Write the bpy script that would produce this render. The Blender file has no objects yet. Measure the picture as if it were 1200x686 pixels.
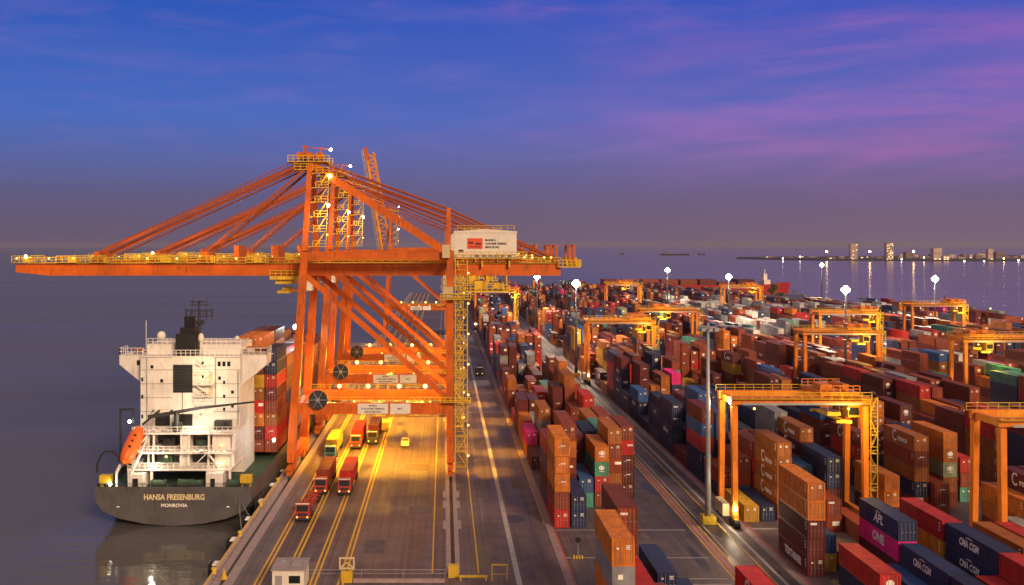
import bpy, math, random
import numpy as np
from mathutils import Vector, Matrix

random.seed(11)
R = math.radians
SC = bpy.context.scene
COL = SC.collection
F_PX, CX, CY, H = 1180.0, 520.0, 287.0, 46.0     # photo focal length, principal point, eye height
SEA_Z = -3.2
HAZE = .00005

# ------------------------------------------------------------------ materials
def new_mat(name):
    m = bpy.data.materials.new(name)
    m.use_nodes = True
    nt = m.node_tree
    b = nt.nodes['Principled BSDF']
    return m, nt, b

def node(nt, typ, **kw):
    n = nt.nodes.new(typ)
    for k, v in kw.items():
        if k in n.inputs: n.inputs[k].default_value = v
        else: setattr(n, k, v)
    return n

def paint(name, col, rough=0.5, var=0.25, scale=0.6, streak=True, spec=0.4, metal=0.0, rnd=0.12, rust=0.0, rustcol=(0.07, 0.025, 0.012)):
    """weathered paint: large fading, fine grime, vertical streaks, slight per-object variation"""
    m, nt, b = new_mat(name)
    L = nt.links.new
    tc = node(nt, 'ShaderNodeTexCoord')
    n1 = node(nt, 'ShaderNodeTexNoise'); n1.inputs['Scale'].default_value = scale; n1.inputs['Detail'].default_value = 6
    oi = node(nt, 'ShaderNodeObjectInfo')
    of = node(nt, 'ShaderNodeMath', operation='MULTIPLY'); L(oi.outputs['Random'], of.inputs[0]); of.inputs[1].default_value = 60
    va = node(nt, 'ShaderNodeVectorMath', operation='ADD'); L(tc.outputs['Object'], va.inputs[0]); L(of.outputs[0], va.inputs[1])
    L(va.outputs[0], n1.inputs['Vector'])
    mp = node(nt, 'ShaderNodeMapping'); mp.inputs['Scale'].default_value = (3.0, 3.0, 0.25)
    L(va.outputs[0], mp.inputs['Vector'])
    n2 = node(nt, 'ShaderNodeTexNoise'); n2.inputs['Scale'].default_value = 1.2; n2.inputs['Detail'].default_value = 5
    L(mp.outputs['Vector'], n2.inputs['Vector'])
    mul = node(nt, 'ShaderNodeMath', operation='MULTIPLY_ADD')
    L(n1.outputs['Fac'], mul.inputs[0]); mul.inputs[1].default_value = 0.6
    m2 = node(nt, 'ShaderNodeMath', operation='MULTIPLY'); L(n2.outputs['Fac'], m2.inputs[0]); m2.inputs[1].default_value = 0.4
    L(m2.outputs[0], mul.inputs[2])
    m3 = node(nt, 'ShaderNodeMath', operation='MULTIPLY_ADD'); L(oi.outputs['Random'], m3.inputs[0]); m3.inputs[1].default_value = rnd * 2; m3.inputs[2].default_value = 1 - rnd
    mr = node(nt, 'ShaderNodeMapRange'); L(mul.outputs[0], mr.inputs['Value'])
    mr.inputs['From Min'].default_value = 0.3; mr.inputs['From Max'].default_value = 0.7
    mr.inputs['To Min'].default_value = 1 - var; mr.inputs['To Max'].default_value = 1 + var
    m4 = node(nt, 'ShaderNodeMath', operation='MULTIPLY'); L(mr.outputs[0], m4.inputs[0]); L(m3.outputs[0], m4.inputs[1])
    vm = node(nt, 'ShaderNodeVectorMath', operation='SCALE'); vm.inputs[0].default_value = col[:3]; L(m4.outputs[0], vm.inputs['Scale'])
    if rust:
        mp3 = node(nt, 'ShaderNodeMapping'); mp3.inputs['Scale'].default_value = (1.3, 1.3, .35); L(va.outputs[0], mp3.inputs['Vector'])
        n3 = node(nt, 'ShaderNodeTexNoise'); n3.inputs['Scale'].default_value = 1.1; n3.inputs['Detail'].default_value = 8; n3.inputs['Roughness'].default_value = .65; L(mp3.outputs[0], n3.inputs['Vector'])
        r3 = node(nt, 'ShaderNodeMapRange'); r3.interpolation_type = 'SMOOTHSTEP'; L(n3.outputs['Fac'], r3.inputs['Value'])
        for k, v in zip(('From Min', 'From Max', 'To Min', 'To Max'), (.54, .70, 0, rust)): r3.inputs[k].default_value = v
        mx = node(nt, 'ShaderNodeMix', data_type='RGBA'); L(r3.outputs[0], mx.inputs[0]); L(vm.outputs[0], mx.inputs[6]); mx.inputs[7].default_value = (*rustcol, 1)
        L(mx.outputs[2], b.inputs['Base Color'])
    else: L(vm.outputs[0], b.inputs['Base Color'])
    b.inputs['Roughness'].default_value = rough
    b.inputs['Specular IOR Level'].default_value = spec
    b.inputs['Metallic'].default_value = metal
    return m

def glow(name, col, s):
    m, nt, b = new_mat(name)
    b.inputs['Base Color'].default_value = (*col, 1)
    b.inputs['Emission Color'].default_value = (*col, 1)
    b.inputs['Emission Strength'].default_value = s
    return m

CC = {  # container colours
    'rust':   ((0.215, 0.036, 0.012), 'rust red'),
    'maroon': ((0.105, 0.012, 0.013), 'dark maroon'),
    'brown':  ((0.33, 0.098, 0.013), 'rusty brown'),
    'orange': ((0.52, 0.145, 0.012), 'bright orange'),
    'red':    ((0.44, 0.018, 0.014), 'bright red'),
    'navy':   ((0.014, 0.024, 0.085), 'navy blue'),
    'blue':   ((0.022, 0.085, 0.26), 'mid blue'),
    'teal':   ((0.06, 0.27, 0.20), 'sea green'),
    'grey':   ((0.22, 0.22, 0.25), 'slate grey'),
    'white':  ((0.48, 0.46, 0.43), 'off-white'),
    'pink':   ((0.72, 0.015, 0.23), 'magenta pink'),
    'yellow': ((0.50, 0.27, 0.02), 'dull yellow'),
    'sage':   ((0.26, 0.34, 0.20), 'pale green'),
}
CM = {k: paint('container_' + k, v[0], rough=0.55, var=0.38, scale=0.7, rnd=0.25, rust=.55) for k, v in CC.items()}
M = {}
M['orange'] = paint('crane_orange', (0.52, 0.100, 0.006), 0.48, 0.36, 0.25, rust=.55)
M['rtgorange'] = paint('gantry_orange', (0.70, 0.20, 0.010), 0.48, 0.3, 0.3, rust=.4)
M['yellow'] = paint('safety_yellow', (0.62, 0.40, 0.03), 0.5, 0.25)
M['wire'] = paint('stay_steel', (0.30, 0.055, 0.012), 0.5, 0.2)
M['white'] = paint('white_paint', (0.74, 0.70, 0.66), 0.5, 0.10, 0.5)
M['shipwhite'] = paint('ship_white', (0.78, 0.74, 0.71), 0.5, 0.16, 0.5, rust=.30, rustcol=(.30, .16, .09))
M['dark'] = paint('dark_steel', (0.03, 0.03, 0.035), 0.5, 0.3)
M['black'] = paint('black_paint', (0.012, 0.012, 0.014), 0.5, 0.3)
M['steel'] = paint('galvanised_steel', (0.33, 0.33, 0.36), 0.45, 0.2, metal=0.3)
M['raised'] = paint('boom_yellow_orange', (0.70, 0.25, 0.015), 0.5, 0.25, 0.2)
M['mastgrey'] = paint('mast_grey', (0.09, 0.09, 0.10), 0.6, 0.2)
M['rubber'] = paint('rubber', (0.015, 0.015, 0.016), 0.8, 0.2)
M['hull'] = paint('hull_grey', (0.088, 0.083, 0.092), 0.5, 0.35, 0.25, rust=.4)
M['hullred'] = paint('hull_red', (0.34, 0.02, 0.02), 0.5, 0.2, 0.1)
M['deckgreen'] = paint('deck_green', (0.035, 0.075, 0.05), 0.7, 0.3)
M['lifeboat'] = paint('lifeboat_orange', (0.72, 0.13, 0.015), 0.4, 0.12)
M['truckred'] = paint('truck_red', (0.42, 0.03, 0.02), 0.4, 0.15)
M['truckgreen'] = paint('truck_green', (0.05, 0.19, 0.14), 0.4, 0.15)
M['concrete'] = paint('concrete', (0.30, 0.25, 0.25), 0.85, 0.2, 0.5)
M['letter'] = paint('white_lettering', (0.82, 0.80, 0.78), 0.6, 0.05)
M['letterdark'] = paint('dark_lettering', (0.05, 0.03, 0.04), 0.6, 0.05)
M['lettergold'] = paint('cream_lettering', (0.72, 0.60, 0.36), 0.6, 0.05)
M['logored'] = paint('logo_red', (0.6, 0.07, 0.02), 0.6, 0.05)
M['tan'] = paint('cream_panel', (0.55, 0.45, 0.28), 0.6, 0.1)
M['bark'] = paint('bark', (0.07, 0.05, 0.035), 0.9, 0.2)
M['leaf'] = paint('leaf', (0.035, 0.06, 0.022), 0.7, 0.4, 1.5)
M['hivis'] = paint('hi_vis', (0.7, 0.2, 0.03), 0.7, 0.1)
M['skin'] = paint('skin', (0.32, 0.17, 0.10), 0.6, 0.05)
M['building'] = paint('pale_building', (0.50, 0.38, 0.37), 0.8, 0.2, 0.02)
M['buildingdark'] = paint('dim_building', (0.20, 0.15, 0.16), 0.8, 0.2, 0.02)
M['lamp_white'] = glow('lamp_white', (1.0, 0.93, 0.82), 60)
M['lamp_yellow'] = glow('lamp_yellow', (1.0, 0.62, 0.16), 5)
M['lamp_soft'] = glow('lamp_soft', (1.0, 0.62, 0.16), 2.6)
M['lamp_cool'] = glow('lamp_cool', (0.85, 1.0, 0.92), 45)
M['lamp_far'] = glow('lamp_far', (1.0, 0.62, 0.22), 40)
M['lamp_farwhite'] = glow('lamp_farwhite', (1.0, 0.92, 0.8), 22)
M['winlit'] = glow('lit_window', (1.0, 0.72, 0.35), 2.2)
M['tail'] = glow('tail_lamp', (1.0, 0.05, 0.02), 5)
def glass():
    m, nt, b = new_mat('dark_glass')
    b.inputs['Base Color'].default_value = (0.012, 0.016, 0.022, 1)
    b.inputs['Roughness'].default_value = 0.08
    return m
M['glass'] = glass()

def asphalt():
    m, nt, b = new_mat('yard_asphalt'); L = nt.links.new
    tc = node(nt, 'ShaderNodeTexCoord')
    def noise(scale, detail, vec=(1, 1, 1)):
        mp = node(nt, 'ShaderNodeMapping'); mp.inputs['Scale'].default_value = vec
        L(tc.outputs['Object'], mp.inputs['Vector'])
        n = node(nt, 'ShaderNodeTexNoise'); n.inputs['Scale'].default_value = scale; n.inputs['Detail'].default_value = detail
        L(mp.outputs[0], n.inputs['Vector']); return n.outputs['Fac']
    a = noise(0.045, 7); c = noise(1.0, 6, (0.55, 0.018, 1)); d = noise(0.35, 8); e = noise(1, 3, (1.9, 0.006, 1))
    def mr(s, f0, f1, t0, t1):
        n = node(nt, 'ShaderNodeMapRange'); L(s, n.inputs['Value'])
        for k, v in zip(('From Min', 'From Max', 'To Min', 'To Max'), (f0, f1, t0, t1)): n.inputs[k].default_value = v
        return n.outputs[0]
    def mul(x, y):
        n = node(nt, 'ShaderNodeMath', operation='MULTIPLY'); L(x, n.inputs[0]); L(y, n.inputs[1]); return n.outputs[0]
    f = mul(mul(mr(a, .3, .7, .70, 1.28), mr(c, .3, .7, .62, 1.25)), mul(mr(d, .3, .7, .78, 1.2), mr(e, .32, .68, .66, 1.18)))
    # slab joints across the apron
    br = node(nt, 'ShaderNodeTexBrick'); br.offset = 0.0
    L(tc.outputs['Object'], br.inputs['Vector'])
    br.inputs['Scale'].default_value = 1.0; br.inputs['Brick Width'].default_value = 7.5; br.inputs['Row Height'].default_value = 12.0
    br.inputs['Mortar Size'].default_value = 0.06; br.inputs['Color1'].default_value = (1, 1, 1, 1); br.inputs['Color2'].default_value = (.9, .9, .9, 1); br.inputs['Mortar'].default_value = (.72, .72, .72, 1)
    vm = node(nt, 'ShaderNodeVectorMath', operation='SCALE'); vm.inputs[0].default_value = (0.132, 0.096, 0.112); L(f, vm.inputs['Scale'])
    v2 = node(nt, 'ShaderNodeVectorMath', operation='MULTIPLY'); L(vm.outputs[0], v2.inputs[0]); L(br.outputs['Color'], v2.inputs[1])
    L(v2.outputs[0], b.inputs['Base Color'])
    L(mr(c, .35, .7, .38, .75), b.inputs['Roughness']); b.inputs['Specular IOR Level'].default_value = .3
    bp = node(nt, 'ShaderNodeBump'); bp.inputs['Strength'].default_value = .25; bp.inputs['Distance'].default_value = .05
    L(d, bp.inputs['Height']); L(bp.outputs[0], b.inputs['Normal'])
    return m
M['asphalt'] = asphalt()

def worn_line(name, col, keep=0.62, rough=0.7):
    m, nt, b = new_mat(name); L = nt.links.new
    tc = node(nt, 'ShaderNodeTexCoord')
    n = node(nt, 'ShaderNodeTexNoise'); n.inputs['Scale'].default_value = 0.9; n.inputs['Detail'].default_value = 8; n.inputs['Roughness'].default_value = .7
    L(tc.outputs['Object'], n.inputs['Vector'])
    r = node(nt, 'ShaderNodeValToRGB'); L(n.outputs['Fac'], r.inputs[0])
    r.color_ramp.elements[0].position = .32; r.color_ramp.elements[0].color = tuple(.4 * .11 + .5 * c for c in col) + (1,)
    r.color_ramp.elements[1].position = keep; r.color_ramp.elements[1].color = (*col, 1)
    L(r.outputs[0], b.inputs['Base Color']); b.inputs['Roughness'].default_value = rough
    return m
M['line_yellow'] = worn_line('yellow_marking', (0.74, 0.42, 0.02), .5)
M['line_white'] = worn_line('white_marking', (0.50, 0.44, 0.42))
M['line_pink'] = worn_line('runway_concrete', (0.34, 0.22, 0.22))
M['line_red'] = worn_line('red_marking', (0.42, 0.08, 0.07))
M['curb'] = worn_line('quay_concrete', (0.38, 0.28, 0.29))
M['rail'] = paint('rail_groove', (0.03, 0.018, 0.016), 0.5, 0.3)

def water():
    m, nt, b = new_mat('sea_water'); L = nt.links.new
    b.inputs['Base Color'].default_value = (0.100, 0.092, 0.088, 1)
    b.inputs['Roughness'].default_value = 0.10
    b.inputs['IOR'].default_value = 1.33
    tc = node(nt, 'ShaderNodeTexCoord')
    def nz(sc, vec, det):
        mp = node(nt, 'ShaderNodeMapping'); mp.inputs['Scale'].default_value = vec; mp.inputs['Rotation'].default_value = (0, 0, R(8))
        L(tc.outputs['Object'], mp.inputs['Vector'])
        n = node(nt, 'ShaderNodeTexNoise'); n.inputs['Scale'].default_value = sc; n.inputs['Detail'].default_value = det
        L(mp.outputs[0], n.inputs['Vector']); return n.outputs['Fac']
    a = nz(.35, (.45, 1, 1), 4); c = nz(.02, (.25, 1, 1), 3); d = nz(.012, (.16, 1, 1), 5)
    b1 = node(nt, 'ShaderNodeBump'); b1.inputs['Strength'].default_value = .22; b1.inputs['Distance'].default_value = .4; L(a, b1.inputs['Height'])
    b2 = node(nt, 'ShaderNodeBump'); b2.inputs['Strength'].default_value = .12; b2.inputs['Distance'].default_value = 2.0; L(c, b2.inputs['Height']); L(b1.outputs[0], b2.inputs['Normal'])
    L(b2.outputs[0], b.inputs['Normal'])
    mr = node(nt, 'ShaderNodeMapRange'); L(d, mr.inputs['Value'])
    for k, v in zip(('From Min', 'From Max', 'To Min', 'To Max'), (.35, .65, .33, .40)): mr.inputs[k].default_value = v
    # sheltered calm water beside the berth, open rippled water farther out
    dist = node(nt, 'ShaderNodeVectorMath', operation='DISTANCE'); L(tc.outputs['Object'], dist.inputs[0]); dist.inputs[1].default_value = (-46, 160, 0)
    near = node(nt, 'ShaderNodeMapRange'); near.interpolation_type = 'SMOOTHSTEP'; L(dist.outputs['Value'], near.inputs['Value'])
    for k, v in zip(('From Min', 'From Max', 'To Min', 'To Max'), (12, 34, .2, 1)): near.inputs[k].default_value = v
    mu = node(nt, 'ShaderNodeMath', operation='MULTIPLY'); L(mr.outputs[0], mu.inputs[0]); L(near.outputs[0], mu.inputs[1])
    sx_ = node(nt, 'ShaderNodeSeparateXYZ'); L(tc.outputs['Object'], sx_.inputs[0])
    lee = node(nt, 'ShaderNodeMapRange'); lee.interpolation_type = 'SMOOTHSTEP'; L(sx_.outputs['X'], lee.inputs['Value'])
    for k, v in zip(('From Min', 'From Max', 'To Min', 'To Max'), (40, 330, 1, .42)): lee.inputs[k].default_value = v
    mu2 = node(nt, 'ShaderNodeMath', operation='MULTIPLY'); L(mu.outputs[0], mu2.inputs[0]); L(lee.outputs[0], mu2.inputs[1])
    L(mu2.outputs[0], b.inputs['Roughness'])
    return m
M['water'] = water()

# ------------------------------------------------------------------ mesh builder
class MB:
    def __init__(s): s.v = []; s.f = []; s.mi = []; s.cur = 0
    def add(s, vs, fs):
        o = len(s.v); s.v += [tuple(p) for p in vs]
        for f in fs: s.f.append(tuple(i + o for i in f)); s.mi.append(s.cur)
        return s
    def box(s, x0, x1, y0, y1, z0, z1):
        return s.add([(x0, y0, z0), (x1, y0, z0), (x1, y1, z0), (x0, y1, z0), (x0, y0, z1), (x1, y0, z1), (x1, y1, z1), (x0, y1, z1)],
                     [(0, 3, 2, 1), (4, 5, 6, 7), (0, 1, 5, 4), (1, 2, 6, 5), (2, 3, 7, 6), (3, 0, 4, 7)])
    def frame(s, p, q):
        p, q = Vector(p), Vector(q); d = (q - p).normalized()
        up = Vector((0, 0, 1)) if abs(d.z) < .95 else Vector((0, 1, 0))
        a = d.cross(up).normalized(); b = a.cross(d).normalized()
        return p, q, a, b
    def beam(s, p, q, w, h=None, w2=None, h2=None):
        h = w if h is None else h; w2 = w if w2 is None else w2; h2 = h if h2 is None else h2
        p, q, a, b = s.frame(p, q)
        vs = [p + a * i * w / 2 + b * j * h / 2 for i, j in ((-1, -1), (1, -1), (1, 1), (-1, 1))] + [q + a * i * w2 / 2 + b * j * h2 / 2 for i, j in ((-1, -1), (1, -1), (1, 1), (-1, 1))]
        return s.add(vs, [(0, 3, 2, 1), (4, 5, 6, 7), (0, 1, 5, 4), (1, 2, 6, 5), (2, 3, 7, 6), (3, 0, 4, 7)])
    def tube(s, p, q, r, r2=None, n=8):
        r2 = r if r2 is None else r2
        p, q, a, b = s.frame(p, q)
        vs = []
        for c, rr in ((p, r), (q, r2)):
            for k in range(n):
                t = 2 * math.pi * k / n
                vs.append(c + a * math.cos(t) * rr + b * math.sin(t) * rr)
        fs = [(k, (k + 1) % n, n + (k + 1) % n, n + k) for k in range(n)] + [tuple(range(n - 1, -1, -1)), tuple(range(n, 2 * n))]
        return s.add(vs, fs)
    def ball(s, c, r, n=10, m=6, sz=1.0):
        vs = []; fs = []
        for i in range(m + 1):
            ph = math.pi * i / m
            for k in range(n):
                t = 2 * math.pi * k / n
                vs.append((c[0] + r * math.sin(ph) * math.cos(t), c[1] + r * math.sin(ph) * math.sin(t), c[2] + r * sz * math.cos(ph)))
        for i in range(m):
            for k in range(n):
                fs.append((i * n + k, (i + 1) * n + k, (i + 1) * n + (k + 1) % n, i * n + (k + 1) % n))
        return s.add(vs, fs)
    def sheet(s, pts, z): return s.add([(x, y, z) for x, y in pts], [tuple(range(len(pts)))])
    def cut(s):
        s.cuts = getattr(s, 'cuts', []) + [(len(s.v), len(s.f))]; return s
    def build_each(s, name, mats, parent=None, loc=None):
        """one object for every piece added between cut() calls"""
        a = (0, 0); outs = []
        for c in getattr(s, 'cuts', []) + [(len(s.v), len(s.f))]:
            if c[1] > a[1]:
                m = MB(); m.v = s.v[a[0]:c[0]]; m.f = [tuple(i - a[0] for i in f) for f in s.f[a[1]:c[1]]]; m.mi = s.mi[a[1]:c[1]]
                outs.append(m.build(name, mats, parent, loc))
            a = c
        return outs
    def rail(s, p, q, h=1.1, step=2.0, r=0.05):
        """handrail from p to q"""
        p, q = Vector(p), Vector(q); n = max(1, int((q - p).length / step)); up = Vector((0, 0, h))
        for k in range(n + 1): c = p.lerp(q, k / n); s.beam(c, c + up, r * 2)
        s.beam(p + up, q + up, r * 2); s.beam(p + up * .5, q + up * .5, r * 1.6)
        return s
    def mesh(s, name, mats):
        me = bpy.data.meshes.new(name); me.from_pydata(s.v, [], s.f)
        for m in (mats if isinstance(mats, (list, tuple)) else [mats]): me.materials.append(m)
        if any(s.mi): me.polygons.foreach_set('material_index', s.mi)
        me.update(); return me
    def build(s, name, mats, parent=None, loc=None, smooth=False):
        me = s.mesh(name, mats)
        if smooth: me.polygons.foreach_set('use_smooth', [True] * len(me.polygons))
        return obj(name, me, parent, loc)

def obj(name, data, parent=None, loc=None):
    o = bpy.data.objects.new(name, data); COL.objects.link(o)
    if parent is not None: o.parent = parent
    if loc is not None: o.location = loc
    return o
def tag(o, label=None, cat=None, group=None, kind=None):
    if label: o['label'] = label
    if cat: o['category'] = cat
    if group: o['group'] = group
    if kind: o['kind'] = kind
    return o
def thing(name, loc, label, cat, group=None, rz=0):
    o = bpy.data.objects.new(name, None); COL.objects.link(o)
    o.empty_display_size = .5; o.location = loc; o.rotation_euler = (0, 0, rz)
    return tag(o, label, cat, group)
def copy_tree(o, parent=None):
    c = o.copy(); COL.objects.link(c); c.parent = parent
    for ch in list(KIDS.get(o.name, [])): pass
    for ch in [x for x in o.children]: copy_tree(ch, c)
    return c
KIDS = {}
def structure(o): return tag(o, kind='structure')

FRONT = Matrix(((1, 0, 0), (0, 0, -1), (0, 1, 0)))       # text facing -Y
LEFT = Matrix(((0, 0, -1), (-1, 0, 0), (0, 1, 0)))        # text facing -X
_txt = {}
def text_mesh(s, mat, bold=0.0, shear=0.0):
    key = (s, mat.name, bold, shear)
    if key not in _txt:
        cu = bpy.data.curves.new('lettering', 'FONT'); cu.body = s; cu.align_x = 'CENTER'; cu.align_y = 'CENTER'; cu.size = 1.0
        cu.offset = bold; cu.extrude = 0.004; cu.resolution_u = 3; cu.shear = shear
        t = bpy.data.objects.new('lettering', cu); COL.objects.link(t)
        dg = bpy.context.evaluated_depsgraph_get()
        me = bpy.data.meshes.new_from_object(t.evaluated_get(dg)); me.name = 'lettering'
        bpy.data.objects.remove(t); me.materials.clear(); me.materials.append(mat)
        xs = [v.co.x for v in me.vertices]; ys = [v.co.y for v in me.vertices]
        w = max(xs) - min(xs); hh = max(ys) - min(ys); cx = (max(xs) + min(xs)) / 2; cy = (max(ys) + min(ys)) / 2
        for v in me.vertices: v.co.x = (v.co.x - cx) / w; v.co.y = (v.co.y - cy) / hh
        _txt[key] = me
    return _txt[key]
def lettering(s, mat, parent, pos, w, h, basis=FRONT, bold=0.02, name='lettering', shear=0.0):
    o = obj(name, text_mesh(s, mat, bold, shear), parent)
    o.matrix_local = Matrix.Translation(pos) @ basis.to_4x4() @ Matrix.Diagonal((w, h, 1, 1))
    return o

def at(px, py, z=0.0):
    d = (H - z) * F_PX / (py - CY)
    return ((px - CX) * d / F_PX, d)

ORD = ['zeroth', 'first', 'second', 'third', 'fourth', 'fifth', 'sixth', 'seventh', 'eighth', 'ninth', 'tenth', 'eleventh', 'twelfth', 'thirteenth', 'fourteenth', 'fifteenth', 'sixteenth', 'seventeenth', 'eighteenth', 'nineteenth']
def ordw(n):
    if n < 20: return ORD[n]
    t = ['twenty', 'thirty', 'forty', 'fifty', 'sixty', 'seventy', 'eighty'][n // 10 - 2]
    return (t[:-1] + 'ieth') if n % 10 == 0 else t + '-' + ORD[n % 10]

# ------------------------------------------------------------------ setting: sea, quay, markings
sea = MB(); S = 24000
sea.sheet([(-S, -S), (S, -S), (S, S), (-S, S)], 0)
structure(sea.build('sea', M['water'], loc=(0, 0, SEA_Z)))

outline = [(-32.5, -60), (310, -60), (288, 300), (286, 480), (330, 930), (-32.5, 965)]
g = MB(); n = len(outline)
g.add([(x, y, 0) for x, y in outline], [tuple(range(n))])
o = structure(g.build('terminal_ground', M['asphalt']))
g = MB()
for k in range(n):
    a, b = outline[k], outline[(k + 1) % n]
    g.add([(a[0], a[1], -.01), (a[0], a[1], -9), (b[0], b[1], -9), (b[0], b[1], -.01)], [(0, 1, 2, 3)])
structure(g.build('quay_face', M['concrete']))

def strip(mb, x0, x1, y0, y1, z=.004): mb.sheet([(x0, y0), (x1, y0), (x1, y1), (x0, y1)], z)
g = MB()
for x in (-25.3, -21.7, -17.8, -14.0):
    for s in (-.33, .33): strip(g, x + s - .15, x + s + .15, 100, 960)
for x in (-1.6, 4.9): strip(g, x - .09, x + .09, 141, 960)
strip(g, -32.35, -32.05, 60, 960, .154)
for x in (40.0, 41.6, 45.2): strip(g, x - .09, x + .09, 100, 940)
strip(g, 16.5, 16.62, 166, 940)
structure(g.build('yellow_lane_markings', M['line_yellow']))
g = MB()
strip(g, 9.9, 10.65, 60, 960)
strip(g, 46.3, 46.75, 100, 940)
strip(g, 42.3, 42.5, 100, 940)
for y in (147.8, 162.2): strip(g, 18, 39.0, y, y + .28)
strip(g, 30.5, 39, 138.5, 138.8); strip(g, 30.5, 39, 136.2, 136.5)
for y in (276, 368, 470): strip(g, 4, 17, y, y + .5)
strip(g, 50, 71, 162.8, 163.3)
structure(g.build('white_lane_markings', M['line_white']))
g = MB()
for x in (17.2, 40.8, 48.9, 69.0, 80, 104.5, 128, 101.3, 139.5, 163, 168.2, 191.6, 197, 220.4, 226, 249.4, 255, 278.4):
    strip(g, x - .55, x + .55, 80, 930, .003)
structure(g.build('gantry_runway_strips', M['line_pink']))
g = MB()
for x in (41.05, 40.35, 17.85): strip(g, x - .14, x + .14, 100, 190 if x < 20 else 600, .006)
for x in (49.75,): strip(g, x - .14, x + .14, 100, 300, .006)
structure(g.build('red_lane_markings', M['line_red']))
g = MB(); pr = random.Random(8)
for k in range(46):
    x = pr.choice((pr.uniform(-27, -2), pr.uniform(3, 16), pr.uniform(36, 47))); y = pr.uniform(139, 330); w_, l_ = pr.uniform(.6, 2.4), pr.uniform(1.2, 9)
    n_ = 9; g.sheet([(x + w_ * math.cos(2 * math.pi * q / n_) * pr.uniform(.6, 1.1), y + l_ * math.sin(2 * math.pi * q / n_) * pr.uniform(.6, 1.1)) for q in range(n_)], .0015 + k * .00002)
structure(g.build('oil_stains', paint('oil_stain', (.035, .026, .03), .35, .4, .8)))
g = MB()
for x, y, w_, l_ in ((-12, 150, 3, 7), (-6, 172, 4, 5), (6.5, 158, 2.5, 9), (13, 190, 2.4, 8), (-19.5, 146, 2, 10), (-8, 205, 5, 6), (28, 153, 6, 4), (37, 175, 2, 12), (43, 200, 2.4, 9), (7, 230, 3, 12)):
    strip(g, x, x + w_, y, y + l_, .0012)
structure(g.build('asphalt_patches', paint('asphalt_patch', (.098, .073, .086), .8, .3, .6)))
g = MB()
for k in range(16):
    y = 142 + 11 * k; strip(g, -10.6, -9.9, y, y + .7, .0026); strip(g, 7.2, 7.9, y + 5, y + 5.7, .0026)
structure(g.build('drain_covers', M['rail']))
g = MB()                                            # quay-edge kerb and rail beds
g.box(-32.5, -31.6, -60, 965, 0.002, .15)
structure(g.build('quay_kerb', M['curb']))
g = MB()
strip(g, -31.55, -30.45, 60, 965); strip(g, -29.95, -28.6, 60, 965)
strip(g, .35, 1.05, 141, 965); strip(g, 1.65, 2.35, 141, 965)
for y in (163, 176, 183, 262, 300): strip(g, -.15, .346, y, y + 5, .004); strip(g, 2.354, 2.85, y, y + 5, .004)
structure(g.build('rail_bed_concrete', M['curb']))
g = MB()
strip(g, -30.44, -29.96, 60, 965, .002); strip(g, 1.06, 1.64, 141, 965, .002)
g.box(-30.25, -30.15, 60, 965, .003, .05); g.box(1.3, 1.4, 141, 965, .003, .05)
structure(g.build('crane_rails', M['rail']))

# ------------------------------------------------------------------ containers
CW, CL = 2.44, 12.19
PITCH = 2.85
boxes = []   # every container: dict x y z h l col text block row bay lev n
ROWX = {'A': 18.0, 'B': 49.9, 'C': 78.0, 'D': 106.0, 'E': 141.0, 'F': 169.8, 'G': 198.6, 'H': 227.5, 'I': 256.5}
START = {'A': 95.0, 'B': 104.1, 'C': 136.5, 'D': 180.0, 'E': 235, 'F': 285, 'G': 335, 'H': 385, 'I': 435}
taken = {}
def stack(block, row, y, cols, hc=False, texts=None, x=None):
    x = ROWX[block] + PITCH * (row - 1) if x is None else x
    x += random.uniform(-.06, .06); y += random.uniform(-.1, .1)
    bay = int(round((y - START[block]) / 12.6)) + 1
    while (block, row, bay) in taken: bay += 1
    taken[(block, row, bay)] = 1
    z = 0.02
    for k, c in enumerate(cols):
        h = 2.896 if (hc is True or (hc is None and random.random() < .4)) else 2.591
        boxes.append(dict(x=x + random.uniform(-.04, .04), y=y + random.uniform(-.05, .05), z=z, h=h, col=c, block=block, row=row, bay=bay, lev=k + 1, n=len(cols), text=(texts or {}).get(k)))
        z += h + .01

W_MAIN = [('rust', 30), ('maroon', 24), ('brown', 16), ('orange', 8), ('red', 6), ('navy', 15), ('blue', 4), ('teal', 3), ('grey', 4), ('white', 3), ('pink', 1), ('yellow', 2.5), ('sage', 1.5)]
W_NAVY = [('navy', 50), ('red', 14), ('maroon', 26), ('rust', 10), ('blue', 8)]
W_WHITE = [('white', 40), ('grey', 18), ('rust', 20), ('navy', 6), ('teal', 3), ('maroon', 8)]
W_BROWN = [('rust', 26), ('maroon', 22), ('brown', 16), ('navy', 16), ('blue', 5), ('red', 8), ('orange', 6), ('yellow', 3), ('grey', 3), ('white', 2)]
def pick(w):
    t = random.random() * sum(a for _, a in w)
    for c, a in w:
        t -= a
        if t <= 0: return c
    return w[0][0]

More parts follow.
